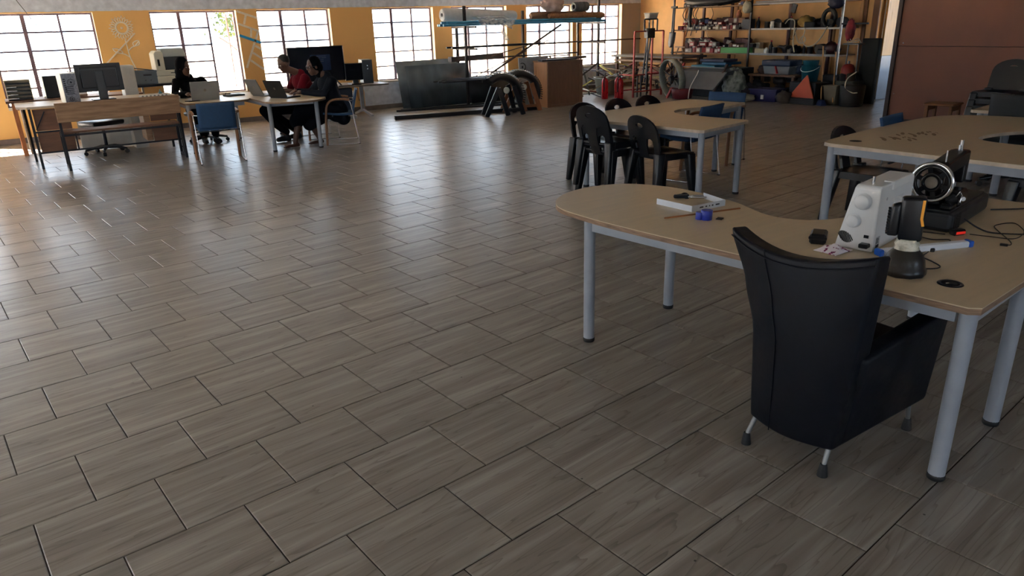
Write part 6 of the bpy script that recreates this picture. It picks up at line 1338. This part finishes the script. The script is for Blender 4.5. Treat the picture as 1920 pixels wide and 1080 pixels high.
# shovels on the wall
sv_ = thing('shovel', 'black shovel hanging blade down at the left end of the shelves', 'shovel', (13.32, -1.80, 0))
for s in (-1, 1): B().cyl((0, s*.03, 1.84), (0, s*.028+.03, 1.28), .012, n=8).build('shaft', DARK_METAL if s < 0 else GALV, sv_)
def blade(u, v):
    y = (u-.5)*.20*(math.sin(min(1, (1-v)*2.2+.25)*PI/2)); return (-.02+.05*((u-.5)*2)**2*.5, y+.05*v+.02, 1.30-.34*v)
B().sheet(blade, 8, 10, .008).build('blade', BSTEEL, sv_); B().cb(-.02, .02, -.09, .09, 1.82, 1.86, .005).build('grip', BLACK_RUBBER, sv_)
tag(B().bar((13.9, -1.55, 0), (13.9, -1.62, 2.0), .04, .03).build('wooden_pole', BAT), 'thin pale pole standing beside the hanging shovel', 'pole')
sf = thing('saw_horse', 'small wooden stand under the hanging shovel', 'stand', (13.6, -1.78, .80)); B().bar((0, -.16, .16), (0, .16, .16), .03, .03).build('top_bar', PLYL, sf)
for s in (-1, 1): B().bar((0, s*.05, .16), (0, s*.12, 0), .025, .025).build('leg', PLYL, sf)
# ---- floor in front of the shelves
tag(sack(B(), (12.55, -4.28, .31), (.20, .24, .30), 4.4, 18, .28).build('plastic_sack', pm('clear_plastic_sack', (108, 116, 108), .3, 0, .3, 12, .6, rgb2=(160, 166, 158))), 'tall crumpled clear plastic sack right of the grey hood', 'sack')
tag(sack(B(), (12.35, -4.72, .08), (.16, .22, .08), 1.2, 12, .2).build('cloth_heap', pm('grey_cloth', (130, 128, 118), .85, 0, .15, 16)), 'grey cloth heap on the floor left of the blue crate', 'cloth')
bcr = thing('crate', 'deep blue plastic crate on the floor with a small white tag', 'crate', (12.75, -4.95, 0), .15); DBL = pm('royal_blue_crate', (15, 20, 84), .45, 0, .1, 10)
hexa(B(), [(-.17, -.26, 0), (.17, -.26, 0), (.17, .26, 0), (-.17, .26, 0), (-.2, -.29, .24), (.2, -.29, .24), (.2, .29, .24), (-.2, .29, .24)], .01).build('body', DBL, bcr); B().cb(-.215, .215, -.305, .305, .22, .245, .006).build('rim', DBL, bcr); B().box(-.21, -.19, -.03, .03, .05, .13).build('tag', WHITE_PAINT, bcr)
cl_ = thing('cool_box', 'blue and white cool box on the low trestle below the shelves', 'cool box', (13.05, -5.0, .50)); hexa(B(), [(-.16, -.28, 0), (.16, -.28, 0), (.16, .28, 0), (-.16, .28, 0), (-.18, -.31, .16), (.18, -.31, .16), (.18, .31, .16), (-.18, .31, .16)], .015).build('body', pm('pale_cool_box', (118, 124, 130), .45, 0, .06, 8), cl_); B().cb(-.2, .2, -.33, .33, .16, .27, .02).build('lid', pm('blue_cool_lid', (28, 48, 78), .45, 0, .08, 8), cl_); B().bar((-.19, -.05, .02), (-.19, .0, .16), .02, .04, up=(1, 0, 0)).build('red_strap', RED, cl_)
trs = thing('trestle', 'dark wooden trestle carrying the cool box', 'trestle', (13.05, -5.0, 0)); B().cb(-.22, .22, -.48, .62, .46, .50, .004).build('top', PLYD, trs)
for y in (-.42, .56):
    for x in (-.18, .18): B().bar((x, y, 0), (x, y, .46), .05, .05).build('leg', PLYD, trs)
for i, (y, c, h) in enumerate(((-3.3, (40, 120, 150), .04), (-3.55, (30, 84, 120), .05), (-3.45, (34, 40, 70), .05))): tag(B().cb(12.65+.05*i, 13.2, y-.35, y+.30, .60+.055*i, .60+.055*i+h, .006).build('plastic_sheet', pm('blue_panel_%d' % i, c, .5, 0, .1, 8)), ('teal', 'blue', 'navy')[i]+' plastic panel in the pile behind the grey hood', 'panel')
tag(B().cb(12.62, 13.25, -4.2, -3.1, .0, .598, .01).build('wooden_chest', BSTEEL), 'dark chest behind the grey hood', 'chest')
bk_ = thing('bucket', 'teal bucket with a white handle below the shelves', 'bucket', (12.95, -5.72, .40)); TEAL = pm('teal_plastic', (18, 82, 98), .4, 0, .1, 8)
B().lathe([(.13, 0), (.14, .01), (.17, .28), (.18, .285), (.165, .28), (.135, .02), (0, .02)], 20).build('pail', TEAL, bk_); B().tube([(.0, .18*math.cos(math.radians(a)), .26+.10*-abs(math.sin(math.radians(a)))) if False else (-.17*math.sin(math.radians(a)), .18*math.cos(math.radians(a)), .27-.09*math.sin(math.radians(a))) for a in range(0, 181, 12)], .006, 6).build('handle', WHITE_PAINT, bk_)
tag(B().lathe([(.12, 0), (.15, .26), (.155, .27), (.12, .27), (0, .25)], 16, (13.12, -5.60, .50)).build('bucket', TEAL), 'second teal bucket standing behind the one with the white handle', 'bucket')
tag(B().cb(12.72, 13.22, -6.02, -5.45, 0, .40, .02).build('tool_chest', pm('black_chest', (22, 24, 30), .5, 0, .15, 10)), 'black chest under the teal bucket', 'chest')
tag(hexa(B(), [(12.62, -6.06, .12), (12.66, -5.50, .12), (12.69, -5.50, .12), (12.65, -6.06, .12), (12.70, -5.84, .53), (12.70, -5.82, .53), (12.72, -5.82, .53), (12.72, -5.84, .53)], .003, 1).build('warning_triangle', pm('orange_plastic', (176, 64, 22), .5, 0, .08, 8)), 'orange triangle leaning against the black chest', 'triangle')
tag(B().cb(12.58, 12.72, -6.1, -5.45, 0, .12, .01).build('dark_plank', BSTEEL), 'low dark block under the orange triangle', 'block')
bn2 = thing('waste_bin', 'pale tapered bin behind the broom', 'bin', (13.0, -6.22, 0)); hexa(B(), [(-.10, -.10, 0), (.10, -.10, 0), (.10, .10, 0), (-.10, .10, 0), (-.14, -.14, .34), (.14, -.14, .34), (.14, .14, .34), (-.14, .14, .34)], .012).build('body', pm('cream_bin', (130, 122, 104), .5, 0, .08, 8), bn2); B().cb(-.15, .15, -.15, .15, .33, .35, .006).build('rim', pm('cream_bin', (176, 166, 142)), bn2)
brm = thing('broom', 'broom with a pale stick and a blue head leaning on the shelves', 'broom', (0, 0, 0)); B().cyl((12.78, -6.12, .09), (13.31, -5.70, 1.02), .013, n=8).build('stick', BAT, brm); hexa(B(), [(12.60, -6.24, 0), (12.72, -5.98, 0), (12.84, -6.04, 0), (12.72, -6.30, 0), (12.68, -6.2, .10), (12.74, -6.06, .10), (12.80, -6.09, .10), (12.74, -6.23, .10)], .01).build('bristles', pm('blue_bristles', (24, 44, 92), .9, 0, .2, 40, .4), brm)
tag(B().cyl((12.85, -6.32, .05), (13.30, -5.98, .92), .012, n=8).build('wooden_stick', BAT), 'second pale stick leaning right of the broom', 'stick')
gz = thing('gas_bottle', 'dark red gas bottle beside the shelves', 'gas bottle', (13.22, -6.32, .42)); B().lathe([(.10, 0), (.12, .02), (.12, .22), (.09, .28), (.04, .30)], 16).build('bottle', pm('dark_gas_red', (120, 30, 28), .45, 0, .1, 8), gz); B().cyl((0, 0, .30), (0, 0, .35), .02, n=10).build('valve', GALV, gz)
tag(B().cb(13.05, 13.45, -6.55, -6.15, 0, .42, .01).build('wooden_crate', pm('grey_green_crate', (64, 70, 62), .6, 0, .15, 8)), 'grey green crate under the red gas bottle', 'crate')
tag(B().lathe([(.19, 0), (.2, .02), (.22, .36), (.20, .38), (0, .38)], 18, (12.95, -6.62, 0)).build('barrel', BLACK_RUBBER), 'black round tub right of the pale bin', 'tub')
tag(B().cb(13.50, 13.58, -6.95+.02, -6.42, .0, 1.16, .01).build('board', pm('black_mattress', (24, 26, 26), .8, 0, .15, 10)), 'tall black board standing at the right end of the shelves', 'board') if False else tag(B().cb(13.42, 13.52, -6.74, -6.40, 0, 1.16, .02).build('black_board', pm('black_mattress', (24, 26, 26), .8, 0, .15, 10)), 'tall black board standing at the right end of the shelves', 'board')
tag(sack(B(), (13.3, -6.22, 1.30), (.06, .09, .20), 7.7, 12, .25).build('red_jacket', pm('red_white_cloth', (110, 26, 36), .8, 0, .5, 9, .1)), 'red and white garment hanging right of the shelves', 'garment')
tag(B().bar((13.32, -6.02, 1.42), (13.36, -6.52, 1.42), .03, .03).build('wall_bracket', BSTEEL), 'dark bracket carrying the red garment', 'bracket')
hs = thing('headgear', 'pale tangle of wires on a small stand right of the shelves', 'wires', (13.25, -6.35, .0)); B().cb(-.12, .12, -.16, .14, 1.06, 1.08, .004).build('plate', GALV, hs)
for s in (-1, 1): B().cyl((0, s*.12, 0), (0, s*.10, 1.06), .012, n=8).build('stand_leg', GALV, hs)
B().tube(bez([(0, -.14, 1.09), (.04, -.05, 1.16), (-.03, .03, 1.12), (.03, .1, 1.15), (0, .13, 1.09), (-.05, 0, 1.10), (0, -.1, 1.13)], 6), .008, 6).build('wire', WC, hs)
cable('hose', [(12.8, -6.75, .62), (12.75, -6.62, .5), (12.74, -6.6, .35), (12.76, -6.72, .26), (12.78, -6.82, .26)], .010, 'pale hose bent in a half circle in front of the black board', 'hose', WC)
for i, (x, y, z, s_, c) in enumerate(((12.75, -4.45, 0, .2, (40, 34, 40)), (13.0, -4.42, 0, .22, (30, 30, 36)), (12.6, -5.45, 0, .14, (70, 60, 54)), (12.68, -5.35, .0, .12, (44, 46, 60)), (13.05, -5.48, .5, .12, (30, 44, 70)), (12.98, -4.62, .5, .10, (70, 50, 44)))):
    tag(sack(B(), (x, y, z+s_*.8), (s_, s_, s_*.85), i*3.1, 12, .3).build('bag', pm('dark_bag_%d' % i, c, .8, 0, .2, 14, .1)), ('dark maroon bag beside the blue crate', 'black bag behind the blue crate', 'brown rag bundle on the floor left of the orange triangle', 'slate bundle beside the brown rags', 'blue bundle beside the cool box', 'brown bundle on the trestle left of the cool box')[i], 'bag')
# dark clutter low under the shelves
names = ('bag', 'box', 'can'); rd = random.Random(77); n_ = [0, 0, 0]
for i in range(34):
    y = -3.95-2.6*rd.random(); x = 13.32+.35*rd.random(); t = i % 3; n_[t] += 1; s_ = .08+.07*rd.random(); z = 0 if i < 20 else .24+.10*rd.random(); m = DK[i % 5]
    if y < -6.1: x = 13.15+.3*rd.random(); y = -6.2-.2*rd.random()
    q = '%s dark %s in the low clutter under the right shelves' % (ORD[n_[t]-1], ('cloth bag', 'wooden box', 'oil can')[t])
    b = B()
    if t == 0: sack(b, (x, y, z+s_*.8), (s_, s_*1.2, s_*.85), i*2.3, 10, .35)
    elif t == 1: b.at((x, y, z), rd.random()).cb(-s_, s_, -s_*1.3, s_*1.3, 0, s_*1.6, .006)
    else: b.at((x, y, z)).lathe([(s_*.7, 0), (s_*.7, s_*1.8), (s_*.2, s_*2.1), (s_*.2, s_*2.3)], 12)
    tag(b.build(('bag', 'wooden_box', 'oil_can')[t], m), q, ('bag', 'box', 'can')[t], 'low clutter under the shelves')
# ---- tree outside the open window
tr = thing('tree', 'slender leafy tree outside the open second window', 'tree', (4.86, 2.9, -.2)); BARK = pm('tan_bark', (84, 50, 34), .8, 0, .2, 14)
k = B(); k.tube(bez([(.10, 0, 0), (.05, 0, .8), (-.05, 0, 1.3), (-.22, 0, 1.9), (-.30, 0, 2.9)], 5), [.035-.0012*i for i in range(21)], 8); k.tube(bez([(-.03, 0, 1.25), (-.35, .05, 1.55), (-.55, .05, 1.7)], 4), .014, 6); k.tube(bez([(-.15, 0, 1.7), (-.05, .1, 2.2), (-.1, .1, 2.6)], 4), .012, 6); k.build('trunk', BARK, tr)
lf = B(); rl_ = random.Random(4)
for i in range(900):
    x, z = -.30+rl_.gauss(0, .16), 1.7+rl_.random()*1.5; x -= (z-2.2)*.10; 
    if rl_.random() < .35*max(0, 2.0-z): continue
    p = Vector((x, rl_.gauss(0, .18), z)); a = rl_.random()*6.28; s_ = .03+.028*rl_.random(); d = Vector((math.cos(a), rl_.random()-.5, math.sin(a))).normalized()*s_; e_ = Vector((-d.z, rl_.random()*.03, d.x)).normalized()*s_*.45
    lf.add([p-d, p+e_, p+d, p-e_], [(0, 1, 2, 3)])
lf.build('foliage', pm('leaf_green', (34, 52, 16), .7, 0, .3, 20, rgb2=(56, 76, 22)), tr, 'stuff')
# thin lead hanging from the ceiling at the far left
cable('ceiling_wire', [(.16, -3.2, 3.05), (.42, -2.6, 2.4), (.80, -1.6, 1.72)], .004, 'thin dark wire slanting down across the first window')
